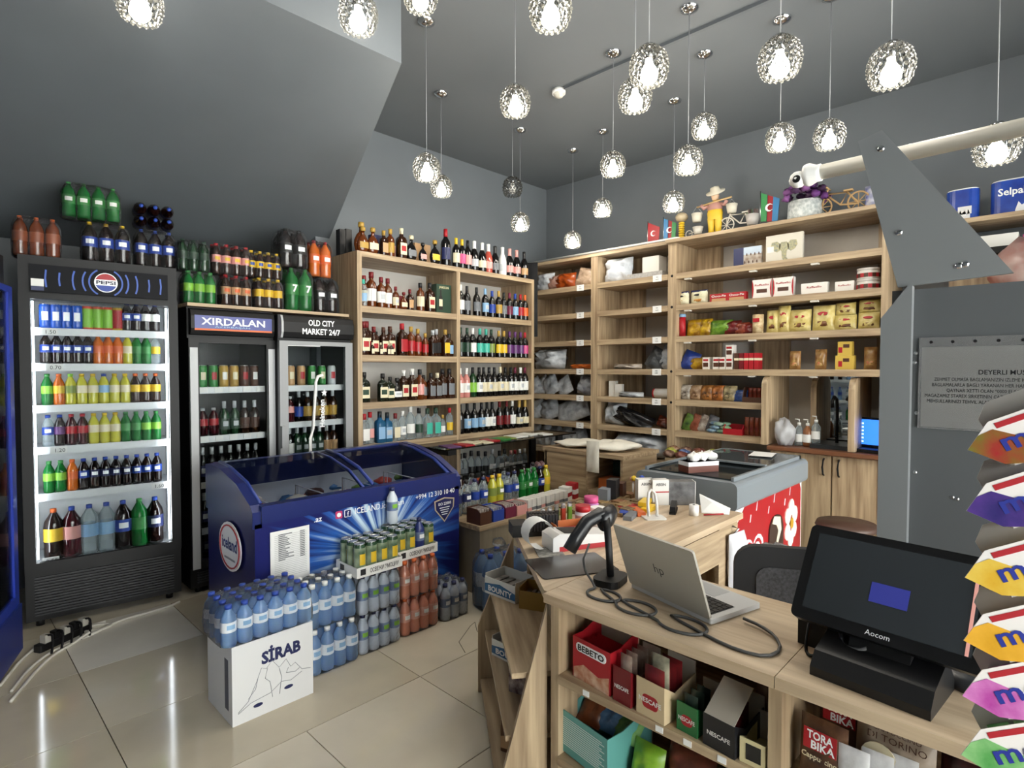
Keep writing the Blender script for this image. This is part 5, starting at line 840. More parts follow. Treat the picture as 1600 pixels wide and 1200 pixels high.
# ---- low cabinet goods
lowb = [('dark brown bar carton', 2.49, .1, .1, 'brown'), ('blue bar carton', 2.605, .1, .09, 'blue'), ('grey and maroon bar carton', 2.72, .1, .09, 'burg'), ('pink and white carton', 2.83, .1, .08, 'rosy')]
for s, x, w, h, c in lowb:
    t = opentray('bar_carton', s + ' at the front of the low cabinet', 'box', (x, 2.7, .4505), (w, .13, h), C[c], 0, 'bar cartons', .8)
    for k in range(4): MB().box(-w / 2 + .008 + k * w / 4.4, -w / 2 + .024 + k * w / 4.4, -.05, .05, .006, h * .95).build('bar', foil('3a2018' if c == 'brown' else '2a5a9a' if c == 'blue' else '8a7a78', 'b8b0a8'), t)
for i in range(9): carton('white_pack', f'white printed pack, {ORD[i]} along the low cabinet front', 'box', (2.91 + .05 * i, 2.69 + .006 * (i % 2), .4505), (.044, .1, .085), cm('dcdad6'), .08, 'white packs on the low cabinet', band=(C['grey'] if i % 3 else C['rosy'], .1, .35))
for i, (x, y, w, h, c) in enumerate(((3.0, 3.0, .0, 0, 0),) * 0): pass
soda = [(2.5, 'navy', CLR), (2.58, 'navy', CLR), (2.66, 'blue', CLR), (2.74, 'blue', CLR), (2.83, 'olive', YEL), (2.9, 'olive', YEL), (2.99, 'blue', CLR), (3.06, 'blue', CLR), (3.14, 'green', PGRN), (3.21, 'green', PGRN), (3.28, 'green', PGRN), (3.35, 'blue', COLA), (3.42, 'yellow', YEL)]
for i, (x, l, b_) in enumerate(soda):
    t = bottle('pet', (x, 2.93, .4505), b_, C['black' if l == 'navy' else 'navy' if l == 'blue' else 'green' if l == 'green' else 'yellow'], C[l], f'{l} label soda bottle, {ORD[i]} from left on the low cabinet', 'bottle', 'sodas on the low cabinet', 1.12, 0, sticker=WHT if i % 2 else None)
    if l == 'green': lettering('7', .022, WHT, t, (0, -.033, .092), name='print')
for i in range(9): bottle('pet', (2.53 + .11 * i, 3.06, .4505), (COLA, BRN, CLR)[i % 3], C['black'], C[('navy', 'tan', 'white')[i % 3]], f'back row soda bottle, {ORD[i]} from left on the low cabinet', 'bottle', 'back row sodas on the low cabinet', 1.15)
for i, (x, y, w, h, c, c2) in enumerate(((3.38, 2.7, .07, .1, 'white', 'red'), (3.46, 2.7, .06, .12, 'red', 'white'))): carton('toy_box', f'{c} sweets box, {"inner" if i else "outer"} of two at the low cabinet end', 'box', (x, y, .4505), (w, .08, h), C[c], .2, band=(C[c2], .3, .6))
# ---------------------------------------------------------------- till desk
ZD = .7503
lb = thing('lighter_display', 'black display block of lighters at the desk corner', 'display', (1.79, 1.6, ZD), -.62); MB().box(-.1, .1, -.05, .05, 0, .02).build('base', BLACK, lb); MB().box(-.1, -.03, -.05, .05, .02, .05).build('step', BLACK, lb)
for i in range(9):
    for j in range(2): MB().box(-.025 + .0135 * i, -.0145 + .0135 * i, -.045 + .045 * j, -.01 + .045 * j, .02, .085).build('lighter', mat('1c1c20', .3), lb)
for i in range(10):
    c = ('6aa83a', 'c8452e', '1c2f1c', '7fb83a', '2a2a2c')[i % 5]; t = thing('lighter', f'{"green" if i % 5 in (0, 3) else "red" if i % 5 == 1 else "dark"} lighter, {ORD[i]} in the row behind the display', 'lighter', (1.88 + .024 * i, 1.63 + (.018 if i % 2 else 0), ZD), -.3, 'lighters on the desk'); MB().box(-.01, .01, -.006, .006, 0, .06).build('body', cm(c), t); MB().box(-.008, .008, -.005, .005, .06, .075).build('head', STEEL, t)
ob = opentray('small_orange_box', 'small open orange carton on the desk corner', 'box', (1.87, 1.47, ZD), (.15, .09, .055), cm('b5622c'), -.45, None, .7); MB().box(-.05, .04, -.03, .03, .005, .03).build('sachet', C['red'], ob)
for i, (x, y, c, cc, h) in enumerate(((2.0, 1.5, 'd8cfd0', 'red', .1), (2.13, 1.55, 'b87ab0', 'pink', .11), (2.07, 1.47, 'dcdada', 'white', .085))):
    t = thing('gum_jar', f'{("gum jar with red lid", "purple gum jar with pink lid", "white gum jar between the coloured ones")[i]} on the desk', 'jar', (x, y, ZD), 0, 'gum jars'); MB().lathe([(0, 0), (.032, 0), (.035, .01), (.035, h * .7), (.03, h * .75)], 16).build('jar', cm(c, .3), t); MB().cyl(.033, h * .75, h, n=16).build('lid', C[cc], t); MB().lathe([(.0355, .015), (.0355, h * .6)], 12, arc=(225, 150)).build('label', C['rosy'] if i < 2 else C['white'], t)
k = 0
for r in range(5):
    for q in range(11):
        x, y = 1.98 + .066 * q + .012 * r, 1.735 - .058 * r
        if x > 2.66 or (r == 1 and q < 3) or (r >= 2 and (q < 4 or x > 2.56)): continue
        c = ('5a3a22', '3a2a1c', '6a4a2c', '8a6a3a', '4a3a2a', '7a2a22')[(q * 5 + r * 3) % 6]
        t = carton('chocolate_bar', f'chocolate bar in row {ORD[r]} from the back, {ORD[q]} along the desk', 'candy', (x, y, ZD), (.062, .054, .018 + .006 * ((q + r) % 2)), mat(c, .35, c2='a89068', sc=60, var=.2), .1 * ((q + r) % 3 - 1), 'chocolate bars laid out on the desk')
for i, (x, y, c, rz) in enumerate(((2.33, 1.5, 'blue', .5), (2.42, 1.53, 'red', -.2), (2.5, 1.49, 'yellow', .3), (2.47, 1.45, 'yellow', .1), (2.38, 1.46, 'orange', .9), (2.29, 1.44, 'grey', .3))): carton('sweet_pack', f'{c} sweet pack lying {("beside the bars", "among the bars", "on the pile, upper", "on the pile, lower", "at the pile front", "next to the phone stand")[i]}', 'candy', (x, y, ZD + (.02 if i == 2 else 0)), (.12, .04, .02), C[c], rz, 'sweet packs on the desk')
for i, (x, y) in enumerate(((2.56, 1.56), (2.6, 1.5))): carton('absorbent_box', f'tall white carton, {"left" if i == 0 else "right"} of two on the desk', 'box', (x + .02, y - .02, ZD), (.085, .05, .13), cm('d6d4d0'), -.7, 'white cartons', text='ABSIN', tcol='3a3a3c', th=.014, tz=.1, band=(C['red'], .5, .55) if i else None)
pb = carton('picture_box', 'carton with dark grey cloudy picture on the desk end', 'box', (2.7, 1.42, ZD), (.16, .07, .12), mat('4a4a4c', .5, c2='8a8a8c', sc=14, var=.3), -.85); MB().box(.08, .084, -.035, .035, 0, .12).build('white_side', cm('d6d4d0'), pb)
for i, (x, y, c, h) in enumerate(((2.5, 1.68, 'black', .12), (2.58, 1.69, 'brown', .09), (2.64, 1.6, 'tan', .1), (2.44, 1.69, 'grey', .08))): carton('tin_box', f'{c} tin among the bars at the back of the desk', 'tin', (x, y, ZD), (.07, .05, h), C[c], .3)
for i, (x, y, z, c) in enumerate(((2.66, 1.655, .09, 'yellow'), (2.7, 1.63, .09, 'blue'), (2.69, 1.68, .08, 'rosy'))):
    t = thing('lollipop', f'{c} round lollipop behind the white cartons', 'candy', (x, y, ZD)); MB().cyl(.003, 0, z, n=6).build('stick', WHITE, t); MB().lathe([(0, -.016), (.012, -.01), (.016, 0), (.012, .01), (0, .016)], 12, c=(0, 0, z + .014)).build('ball', C[c], t)
st = thing('phone_stand', 'white looped phone stand on the desk', 'stand', (2.36, 1.36, ZD), -.7); MB().prism(rr(-.05, .05, -.04, .04, .01), 'z', 0, .006).build('base', cm('d2d0cc'), st); MB().tube([(-.02, .01, .006), (-.022, .02, .06), (-.015, .03, .11), (0, .035, .125), (.015, .03, .11), (.022, .02, .06), (.02, .01, .006)], .007, 8).build('loop', cm('d2d0cc'), st)
sp_ = thing('stapler', 'black stapler by the white cartons', 'stapler', (2.53, 1.35, ZD), .4); MB().prism([(-.06, 0), (.06, 0), (.06, .012), (-.06, .012)], 'y', -.015, .015).build('base', BLACK, sp_); MB().prism([(-.06, .014), (.05, .02), (.06, .035), (.03, .05), (-.05, .035)], 'y', -.013, .013).build('arm', BLACK, sp_)
rl = thing('receipt_roll', 'small white paper roll standing on the desk', 'roll', (2.54, 1.25, ZD)); MB().cyl(.022, 0, .05, n=16).build('roll', WHITE, rl); MB().cyl(.006, .05, .051, n=8).build('core', BLACK, rl)
tag(MB().tube([(2.56, 1.21, ZD + .005), (2.64, 1.15, ZD + .005)], .004, 6).build('red_pencil', C['red'], None), 'red pencil lying beside the white paper roll', 'pencil')
np_ = MB().add([(2.6, 1.24, ZD + .003), (2.7, 1.3, ZD + .07), (2.745, 1.16, ZD + .012), (2.66, 1.13, ZD + .002), (2.67, 1.22, ZD + .045)], [(0, 4, 1), (1, 4, 2), (2, 4, 3), (3, 4, 0)]); npo = np_.build('napkin', PAPER, None); tag(npo, 'crumpled white napkin at the end of the desk', 'napkin'); mo = npo.modifiers.new('thickness', 'SOLIDIFY'); mo.thickness = .002
tm = thing('card_terminal', 'white card terminal with curling receipt', 'terminal', (1.72, 1.4, ZD), -.45); tm.scale = (1.35, 1.35, 1.35); MB().prism([(-.04, .0), (.14, 0), (.14, .035), (-.02, .05), (-.04, .04)], 'y', -.04, .04).build('body', cm('d6d4d2', .35), tm); MB().box(-.02, .13, -.0405, -.038, .0, .014).build('red_stripe', C['red'], tm); MB().prism([(0, .0485), (.06, .0445), (.06, .046), (0, .05)], 'y', -.03, .03).build('screen', BLACK, tm)
MB().lathe([(.04, -.03), (.04, .03)], 14, arc=(150, 260)).xf(Matrix.Translation((-.07, 0, .05)) @ Matrix.Rotation(PI / 2, 4, 'X')).build('receipt', PAPER, tm)
tag(MB().prism(rr(-.14, .14, -.1, .1, .01), 'z', 0, .004).build('black_mat', mat('1c1c1e', .25), None, (1.585, 1.24, ZD), -.5), 'glossy black folder under the scanner neck', 'folder')
ppr = tag(MB().box(-.05, .05, -.1, .1, 0, .002).build('newspaper', mat('b8b4ac', .8, c2='5a5856', sc=40, var=.2), None, (1.62, 1.36, ZD), -.66), 'printed paper strip under the card terminal', 'paper')
scn = thing('barcode_scanner', 'black barcode scanner on a curved stand', 'scanner', (1.55, 1.05, ZD), .2)
MB().prism(rr(-.06, .06, -.045, .045, .03), 'z', 0, .022).build('base', BLACK, scn); MB().tube([(0, 0, .02), (.0, .005, .1), (.02, .02, .17), (.06, .04, .2)], .012, 10).build('neck', BLACK, scn)
MB().tube([(-.06, .12, .1), (-.035, .105, .14), (.0, .085, .185), (.05, .06, .205), (.085, .045, .19)], .024, 10).build('grip', mat('1c1d20', .3), scn); MB().lathe([(0, -.05), (.03, -.045), (.038, 0), (.03, .04), (0, .05)], 14, sy=.7).xf(Matrix.Translation((.08, .045, .19)) @ Matrix.Rotation(1.3, 4, 'Y')).build('head', mat('1c1d20', .3), scn)
wl = tag(MB().box(-.06, .06, -.035, .035, 0, .012).build('phone_case', BLACK, None, (1.98, 1.22, ZD), .2), 'black phone case with red edge behind the laptop', 'phone'); MB().box(-.06, .06, -.037, -.035, 0, .012).build('red_edge', C['red'], wl)
# long cable coiled on the counter
pts = []
def loop(cx, cy, r, a0, a1, n=14): return [(cx + r * .9 * math.cos(a0 + (a1 - a0) * k / n), cy + r * 1.25 * math.sin(a0 + (a1 - a0) * k / n), ZD + .004) for k in range(n + 1)]
pts = [(1.57, 1.15, ZD + .1), (1.5, 1.13, ZD + .05), (1.47, 1.05, ZD + .006)] + loop(1.44, 1.0, .045, 1.2, 7.0) + loop(1.43, .88, .05, 1.8, 7.6) + loop(1.42, .73, .055, 2.0, 7.2) + [(1.4, .64, ZD + .004), (1.385, .56, ZD + .004), (1.4, .5, ZD + .004), (1.46, .485, ZD + .005), (1.52, .52, ZD + .007), (1.55, .57, ZD + .009), (1.56, .62, ZD + .01)]
def smooth(P, it=2):
    for _ in range(it):
        Q = [P[0]]
        for a, b in zip(P, P[1:]): Q += [tuple(.75 * u + .25 * v for u, v in zip(a, b)), tuple(.25 * u + .75 * v for u, v in zip(a, b))]
        P = Q + [P[-1]]
    return P
tag(MB().tube(smooth(pts, 1), .0042, 6).build('usb_cable', mat('4a4a4a', .5), None), 'dark grey cable lying in loops on the counter', 'cable')
# laptop
h1, h2 = Vector((1.558, .979, 0)), Vector((1.478, .677, 0)); u = (h2 - h1).normalized()
lap = thing('laptop', 'silver laptop seen from behind on the counter', 'laptop', (h1.x, h1.y, ZD), math.atan2(u.y, u.x)); ALU = mat('b9b6ac', .4, .15)
MB().prism(rr(0, .315, .0, .215, .008), 'z', .002, .016).build('base', mat('c2c3c4', .4, .15), lap)
MB().box(.02, .295, .1 - .075, .125, .0162, .0166).build('keyboard_deck', cm('2a2b2d'), lap)
for r in range(5):
    for q in range(14): MB().box(.024 + q * .0193, .04 + q * .0193, .029 + r * .0192, .045 + r * .0192, .0166, .0185).build('key', BLACK, lap)
MB().box(.1, .215, .135, .205, .0162, .0168).build('touchpad', cm('a9abad', .3), lap)
lid = MB().prism(rr(0, .315, 0, .212, .008), 'z', -.004, .003).xf(Matrix.Translation((0, 0, .016)) @ Matrix.Rotation(math.radians(90 + 20), 4, 'X')).build('lid', ALU, lap)
nl = Matrix.Rotation(math.radians(110), 4, 'X')
lg = lettering('hp', .03, cm('3a3a3c'), lid, (0, 0, 0), (0, 0, 0), name='logo'); lg.matrix_local = Matrix.Translation((0, 0, .016)) @ nl @ Matrix.Translation((.158, .09, .0036)) @ Matrix.Diagonal((.042, .042, 1, 1))
MB().box(.01, .305, .012, .2, -.0046, -.0042).xf(Matrix.Translation((0, 0, .016)) @ nl).build('screen', mat('16181c', .15), lid)
# point-of-sale monitor
pos = thing('till_monitor', 'black touch screen till on a wedge stand', 'monitor', (1.47, .28, ZD), math.radians(-96))
MB().prism([(-.085, 0), (.09, 0), (.09, .02), (.04, .085), (-.06, .05), (-.085, .02)], 'x', -.115, .115).build('stand', mat('141416', .4), pos)
MB().prism([(-.03, .03), (.05, .05), (.06, .16), (.03, .17)], 'x', -.06, .06).build('neck', BLACK, pos)
TM = Matrix.Translation((0, .04, .195)) @ Matrix.Rotation(math.radians(-32), 4, 'X')
MB().prism(rr(-.186, .186, -.118, .118, .014), 'y', -.008, .022).xf(TM).build('housing', mat('101012', .3), pos); MB().box(-.16, .16, .022, .05, -.09, .07).xf(TM).build('rear_box', BLACK, pos)
MB().box(-.163, .163, -.0095, -.008, -.09, .098).xf(TM).build('screen', mat('33373b', .08), pos); MB().box(.152, .158, -.0105, -.0095, -.09, .098).xf(TM).build('pink_bar', mat('c08a80', .4, emis=.25), pos); MB().box(-.03, .045, -.0105, -.0095, -.035, .01).xf(TM).build('blue_tile', mat('2a2f78', .4, emis=.25), pos)
for s, x, z, h, m in (('Aocom', 0, -.108, .012, WHT),): 
    q = lettering(s, h, m, pos, (0, 0, 0), name='brand_print'); q.matrix_local = TM @ Matrix.Translation((x, -.0088, z)) @ Matrix.Rotation(PI / 2, 4, 'X') @ Matrix.Diagonal((.0165, .0165, 1, 1))
MB().tube(smooth([(-.17, .06, .09), (-.165, .02, .04), (-.16, 0, .0), (-.13, -.01, .01), (-.1, .02, .05)]), .004, 6).build('cable', BLACK, pos); MB().tube(smooth([(-.1, .06, .1), (-.08, -.01, .06), (-.03, -.02, .06), (0, .03, .1)]), .006, 6).build('cable', mat('5a5a5c', .5), pos)
MB().box(-.2, -.12, .05, .12, .0, .075).build('power_box', BLACK, pos); MB().box(-.13, -.126, .045, .05, .04, .044).build('amber_light', mat('ffa030', .4, emis=4), pos)
pd = tag(MB().lathe([(0, 0), (.1, 0), (.105, .012), (.09, .03), (.0, .032)], 20, sy=.8).build('round_tray', mat('3a3c40', .3), None, (1.64, .12, ZD)), 'dark grey round dish behind the till monitor', 'dish')
# ---------------------------------------------------------------- counter shelves
def cbox(label, y, z, dims, m, text, rz=RW, x=1.42, slant=True, tcol='e6e6e2', th=.016, emb=None, group='open cartons on the counter shelf'):
    w, dd, h = dims; t = thing('display_carton', label, 'box', (x, y, z), rz, group); e = .003; inner = cm('b8b0a2', .7)
    MB().box(-w / 2, w / 2, -dd / 2, -dd / 2 + e, 0, h).build('front', m, t); MB().box(-w / 2, w / 2, dd / 2 - e, dd / 2, 0, h * 1.25).build('back', inner, t)
    for s in (-1, 1): a = s * w / 2; MB().prism([(-dd / 2 + e, 0), (-dd / 2 + e, h), (-dd / 6, h * (.7 if slant else 1)), (dd / 2 - e, h * (.9 if slant else 1.25)), (dd / 2 - e, 0)], 'x', min(a, a - s * e), max(a, a - s * e)).build('side', m, t)
    MB().box(-w / 2 + e, w / 2 - e, -dd / 2 + e, dd / 2 - e, 0, e).build('base', m, t)
    if emb: MB().prism(rr(-w * .28, w * .28, h * .25, h * .62, .012), 'y', -dd / 2 - .0008, -dd / 2).build('mug_print', emb, t)
    if text: lettering(text, th, cm(tcol), t, (0, -dd / 2 - .0016, h * .4), w=min(w * .8, th * len(text) * .8), bold=.02)
    return t
def sachets(t, n, w, h, dd, c, c2, z0=.004, rz=0):
    for k in range(n): MB().pillow(w * .8, h, .012, k, .1, 5, 5).build('sachet', foil(c, c2), t, (0, -dd / 2 + .015 + k * (dd - .03) / n, z0), rz)
b1 = cbox('red gummy sweets carton on the counter shelf', .985, .5055, (.15, .13, .125), C['red'], None, RW - .12, x=1.43, slant=False); 
MB().prism(rr(-.06, .06, .085, .112, .012), 'y', -.066, -.065).build('name_band', WHT, b1); lettering('BEBETO', .018, cm('1c1414'), b1, (0, -.067, .09), w=.105, bold=.03); MB().prism([(-.07, .03), (-.03, .05), (.03, .035), (.07, .05), (.07, .0), (-.07, 0)], 'y', -.066, -.065).build('picture', mat('c8703a', .5, c2='d8b8a0', sc=40, var=.3), b1); sachets(b1, 4, .14, .11, .12, 'a31621', '7a1018')
b2 = cbox('maroon instant coffee carton on the counter shelf', .868, .5055, (.062, .14, .1), C['dred'], 'NESCAFE', RW - .1, th=.011); sachets(b2, 4, .05, .13, .13, '5a1a1c', 'b8a898')
b3 = cbox('cream instant coffee carton with red mug', .775, .5055, (.09, .15, .1), cm('c9b490', .6), 'NESCAFE', RW - .1, th=.013, emb=C['red']); sachets(b3, 4, .08, .13, .14, '4a1418', '8a2a2c'); MB().pillow(.06, .15, .02, 7, .1).build('sachet', foil('3a4a3a', 'b8b098'), b3, (0, -.03, .01))
b4 = cbox('green instant coffee carton', .675, .5055, (.06, .13, .075), cm('2a6a3a'), 'NESCAFE', RW - .1, th=.011, emb=C['red']); sachets(b4, 3, .05, .09, .12, '1c2420', '3a4a40')
b5 = cbox('black instant coffee carton with open pale flap', .585, .5055, (.085, .15, .08), cm('17171b'), 'NESCAFE', RW - .1, th=.011); MB().add([(-.04, -.074, .08), (.04, -.074, .08), (.04, .02, .14), (-.04, .02, .14), (-.04, -.071, .08), (.04, -.071, .08), (.04, .023, .14), (-.04, .023, .14)], [(0, 1, 2, 3), (7, 6, 5, 4), (0, 4, 5, 1), (1, 5, 6, 2), (2, 6, 7, 3), (3, 7, 4, 0)]).build('flap', cm('b8b0a2', .7), b5); sachets(b5, 6, .07, .09, .09, '6a1018', '3a0c10', .01)
b6 = cbox('cream coffee carton at the shelf post', .512, .5055, (.06, .12, .06), cm('d2c69a', .6), None, RW, x=1.41); MB().box(-.015, .02, -.0612, -.06, .012, .05).build('sachet_print', C['black'], b6)
for i in range(5): packet(f'brown coffee sachet, {ORD[i]} in the fan by the shelf post', 'sachet', (1.5 + .014 * i, .535 + .006 * i, .5055), .055, .12, .01, foil('5a4436', '8a7460'), 230 + i, RW - .2, .1, group='coffee sachets')
b7 = cbox('teal gummy sweets carton on the lower counter shelf', 1.0, .2555, (.2, .2, .13), cm('5a9a94', .5), None, RW - .15, x=1.455, slant=False)
for k in range(14): MB().box(-.088, .088 - .01 * (k % 3), -.1008, -.1, .025 + .0065 * k, .0275 + .0065 * k).build('print_line', cm('c6d8d4'), b7)
for i, (x, y, c, c2, s) in enumerate(((1.43, 1.055, '8a4a2a', '4a2412', 'orange brown gummy bag'), (1.44, .99, '2a5a8a', '7aa0c8', 'blue gummy bag'), (1.44, .93, '3a7a3a', '8ab870', 'green gummy bag'))): packet(s + ' lying in the teal carton', 'candy', (x, y, .33), .09, .12, .04, foil(c, c2), 240 + i, RW, .9, group='gummy bags')
packet('lime green bag at the bottom of the counter shelf', 'candy', (1.42, .84, .2555), .1, .11, .05, foil('9ac83a', '6a9a2a'), 245, RW, .3); packet('brown sweets bag at the bottom of the counter shelf', 'candy', (1.46, .73, .2555), .14, .12, .06, foil('4a2a20', '8a4a3a'), 246, RW, .3)
for i in (0, 1):
    t = packet(f'{"front" if i == 0 else "rear"} brown cappuccino bag in the right counter bay', 'coffee', (1.40 + .09 * i, .375 - .015 * i, .5055), .1, .145 + .035 * i, .04, foil('3a1c18', '6a4a30'), 250 + i, RW - .1, .08, group='cappuccino bags')
    MB().box(-.035, .035, -.024, -.0225, .08 + .03 * i, .125 + .03 * i).build('red_block', C['red'], t); lettering('TORA', .018, WHT, t, (0, -.0245, .104 + .03 * i), w=.055, bold=.03); lettering('BIKA', .018, WHT, t, (.006, -.0245, .083 + .03 * i), w=.05, bold=.03); lettering('Cappuccino', .012, C['cream'], t, (0, -.0245, .06 + .03 * i), w=.075, bold=.02) if i == 0 else None
t = packet('beige cappuccino bag with cup picture', 'coffee', (1.45, .25, .5055), .15, .19, .05, foil('8a7a6a', 'a89888'), 255, RW - .1, .12); lettering('CAPPUCCINO', .01, C['brown'], t, (.01, -.03, .15), w=.09); lettering('DI TORINO', .015, C['brown'], t, (.01, -.03, .13), w=.11); MB().lathe([(0, 0), (.035, 0), (.035, .003), (0, .003)], 18, sm=False).xf(Matrix.Translation((-.02, -.033, .09)) @ Matrix.Rotation(PI / 2, 4, 'X')).build('cup_print', C['cream'], t)
for i in range(3): packet(f'silver sachet, {ORD[i]} in front of the beige bag', 'sachet', (1.38 + .02 * i, .31 - .04 * i, .5055), .06, .12, .012, foil('b8b8ba', 'e0e0e2'), 260 + i, RW, .1, group='silver sachets')
packet('dark red coffee bag deep in the right counter bay', 'coffee', (1.48, .1, .5055), .14, .16, .06, foil('4a1c1c', '2a1010'), 265, RW, .1)
# boxes on the stepped rack
def dbox(label, x, y, z, dims, m, text=None, tcol='1f3f98', fill='5a3a2a', rz=RW, strip=None):
    w, dd, h = dims; t = thing('bar_carton', label, 'box', (x, y, z), rz, 'bar cartons on the stepped rack'); e = .003; inn = cm('4a4844', .8)
    MB().box(-w / 2, w / 2, -dd / 2, -dd / 2 + e, 0, h * .85).build('front', m, t); MB().box(-w / 2, w / 2, dd / 2 - e, dd / 2, 0, h).build('back', m, t); MB().box(-w / 2, w / 2, -dd / 2 + e, dd / 2 - e, 0, e).build('base', m, t)
    for s in (-1, 1): a = s * w / 2; MB().box(min(a, a - s * e), max(a, a - s * e), -dd / 2 + e, dd / 2 - e, e, h).build('side', m, t)
    if strip: MB().prism([(-w / 2, h * .12), (w / 2, h * .12), (w / 2, h * .45), (0, h * .66), (-w / 2, h * .5)], 'y', -dd / 2 - .0006, -dd / 2).build('printed_band', strip, t)
    if text: lettering(text, h * .27, cm(tcol), t, (0, -dd / 2 - .0014, h * .2), w=w * .78, bold=.03)
    for k in range(4): MB().box(-w / 2 + .012 + k * (w - .02) / 4, -w / 2 + .008 + (k + .8) * (w - .02) / 4, -dd / 2 + .01, dd / 2 - .01, e, h * .6).build('bar', foil(fill, 'a8a09a'), t)
    return t
WB = cm('d8d8d4'); BND = cm('1c5a86')
dbox('upper white coconut bar carton on the stepped rack', 1.735, 1.69, .4805, (.18, .12, .085), WB, 'BOUNTY', 'e6e6e2', '2a3030', strip=BND)
dbox('golden open bar carton on the stepped rack', 1.725, 1.53, .4805, (.11, .1, .085), cm('94702a'), None, fill='4a2a1a', rz=RW + .4)
dbox('lower white coconut bar carton on the stepped rack', 1.655, 1.555, .2805, (.2, .12, .08), WB, 'BOUNTY', 'e6e6e2', '2a4a8a', strip=BND)
dbox('black bar carton between the coconut cartons', 1.82, 1.72, .2805, (.13, .1, .1), cm('1a1614'), None, fill='2a1a14', strip=C['gold'], rz=RW + .3)
dbox('maroon printed bar carton low on the stepped rack', 1.515, 1.385, .2805, (.1, .1, .12), mat('4a1420', .5, c2='b8a8a0', sc=40, var=.2), None, fill='3a1018', rz=RW + .25)
dbox('brown nut bar carton at the foot of the stepped rack', 1.5, 1.4, .0605, (.12, .1, .11), cm('5a3418'), None, fill='8a5a2a', strip=C['tan'], rz=RW + .3)
# ---------------------------------------------------------------- chewing sweets on the wire rack at the right edge
wr = thing('wire_rack', 'white wire rack holding chewing sweets at the right edge', 'rack', (1.27, -.02, 0)); 
for x, y in ((0, 0), (.0, -.2)): MB().tube([(x, y, 0), (x, y, 1.42)], .007, 8).build('post', cm('c8c8c6', .4), wr)
MB().tube([(0, -.25, .012), (0, .05, .012)], .012, 8).tube([(-.15, 0, .012), (.05, 0, .012)], .012, 8).build('foot', cm('c8c8c6', .4), wr)
SW = (('cherry red', 'a31a2a', '5a7a2a'), ('blueberry', '2a2468', '5a3a8a'), ('upper yellow fruit', 'd8a828', 'e0c860'), ('lower yellow fruit', 'd8a020', 'e8b040'), ('pink', 'b03a9a', 'd890c8'), ('green apple', '4a9a4a', '9ac88a'))
d1 = Vector((.94, -.34, 0))
for i, (nm, c, c2) in enumerate(SW):
    z = (1.345, 1.254, 1.154, 1.059, .975, .885)[i]; t = thing('sweets_tray', f'{nm} chewing sweets tray on the wire rack', 'candy tray', (1.118, .016, z), 0, 'chewing sweets trays'); t.rotation_euler = (math.radians(-12), math.radians(-26), math.radians(-72.5))
    MB().prism([(-.09, .022), (-.06, -.012), (-.03, -.022), (.1, -.022), (.1, .05), (-.05, .05)], 'y', -.022, -.02).build('front', cm('ddd8d4'), t); MB().prism([(-.09, .022), (-.06, -.012), (-.03, -.022), (.1, -.022), (.1, -.006), (.02, -.002), (-.02, .012), (-.05, .038), (-.07, .036)], 'y', -.0226, -.022).build('fruit_print', foil(c, c2), t)
    MB().box(-.045, .1, -.0226, -.022, .037, .045).build('red_band', C['red'], t); lettering('mentos', .026, cm('1c2a88'), t, (-.052, -.0232, .004), w=.14, bold=.022, al='LEFT')
    MB().box(-.05, .1, -.02, .03, -.018, -.015).build('base', cm('b8b4b0'), t); MB().prism([(-.05, -.015), (.1, -.015), (.1, .08), (-.03, .08), (-.05, .06)], 'y', .027, .03).build('back', cm('a8a49e'), t)
    for k in range(4): MB().box(-.04 + .035 * k, -.012 + .035 * k, -.018, .025, -.014, .04).build('sweets_roll', foil(c, c2), t)
    MB().tube([(.09, .1, -.03), (.09, .03, -.03), (.09, -.03, -.028), (.09, -.035, -.02)], .002, 6).build('hook', STEEL, t)
for i, (y, z) in enumerate(((.04, .9),)): packet(f'greyish small sachet, {ORD[i]} hanging behind the sweets trays', 'candy', (1.24, y, z), .06, .1, .02, foil('7a8a8c', 'b8c0b8'), 270 + i, RW, 0)
# ---------------------------------------------------------------- chair, stool, bin, bags
ch = thing('office_chair', 'black mesh office chair behind the counter', 'chair', (2.25, .74, 0), math.radians(-60))
MB().prism(rr(-.22, .22, -.2, .22, .06), 'z', .4, .45).build('seat', mat('17171a', .8), ch); bk = MB().prism(rr(-.21, .21, .5, .84, .07, 5), 'y', -.235, -.205).build('backrest', mat('17171a', .7), ch); MB().prism(rr(-.14, .14, .55, .77, .04), 'y', -.238, -.202).build('mesh_panel', mat('4a4a4e', .6, c2='2a2a2c', sc=120), bk)
MB().cyl(.03, .1, .4, n=12).build('column', BLACK, ch); MB().box(-.03, .03, -.23, -.19, .42, .52).build('back_bracket', BLACK, ch)
for k in range(5): a = k * 2 * PI / 5; MB().tube([(0, 0, .1), (.26 * math.cos(a), .26 * math.sin(a), .07)], .018, 6).build('base_arm', BLACK, ch); MB().cyl(.026, -.012, .012, n=10).xf(Matrix.Translation((.26 * math.cos(a), .26 * math.sin(a), .027)) @ Matrix.Rotation(PI / 2, 4, 'X')).build('caster', BLACK, ch)
so_ = thing('stool', 'stool with worn brown seat in front of the base cabinet', 'stool', (4.1, .98, 0)); MB().lathe([(0, .42), (.17, .42), (.18, .435), (.17, .46), (0, .465)], 20).build('seat', mat('4a342a', .5, var=.1), so_)
for k in range(4): a = PI / 4 + k * PI / 2; MB().tube([(.12 * math.cos(a), .12 * math.sin(a), .42), (.16 * math.cos(a), .16 * math.sin(a), 0.004)], .013, 8).build('leg', STEEL, so_)
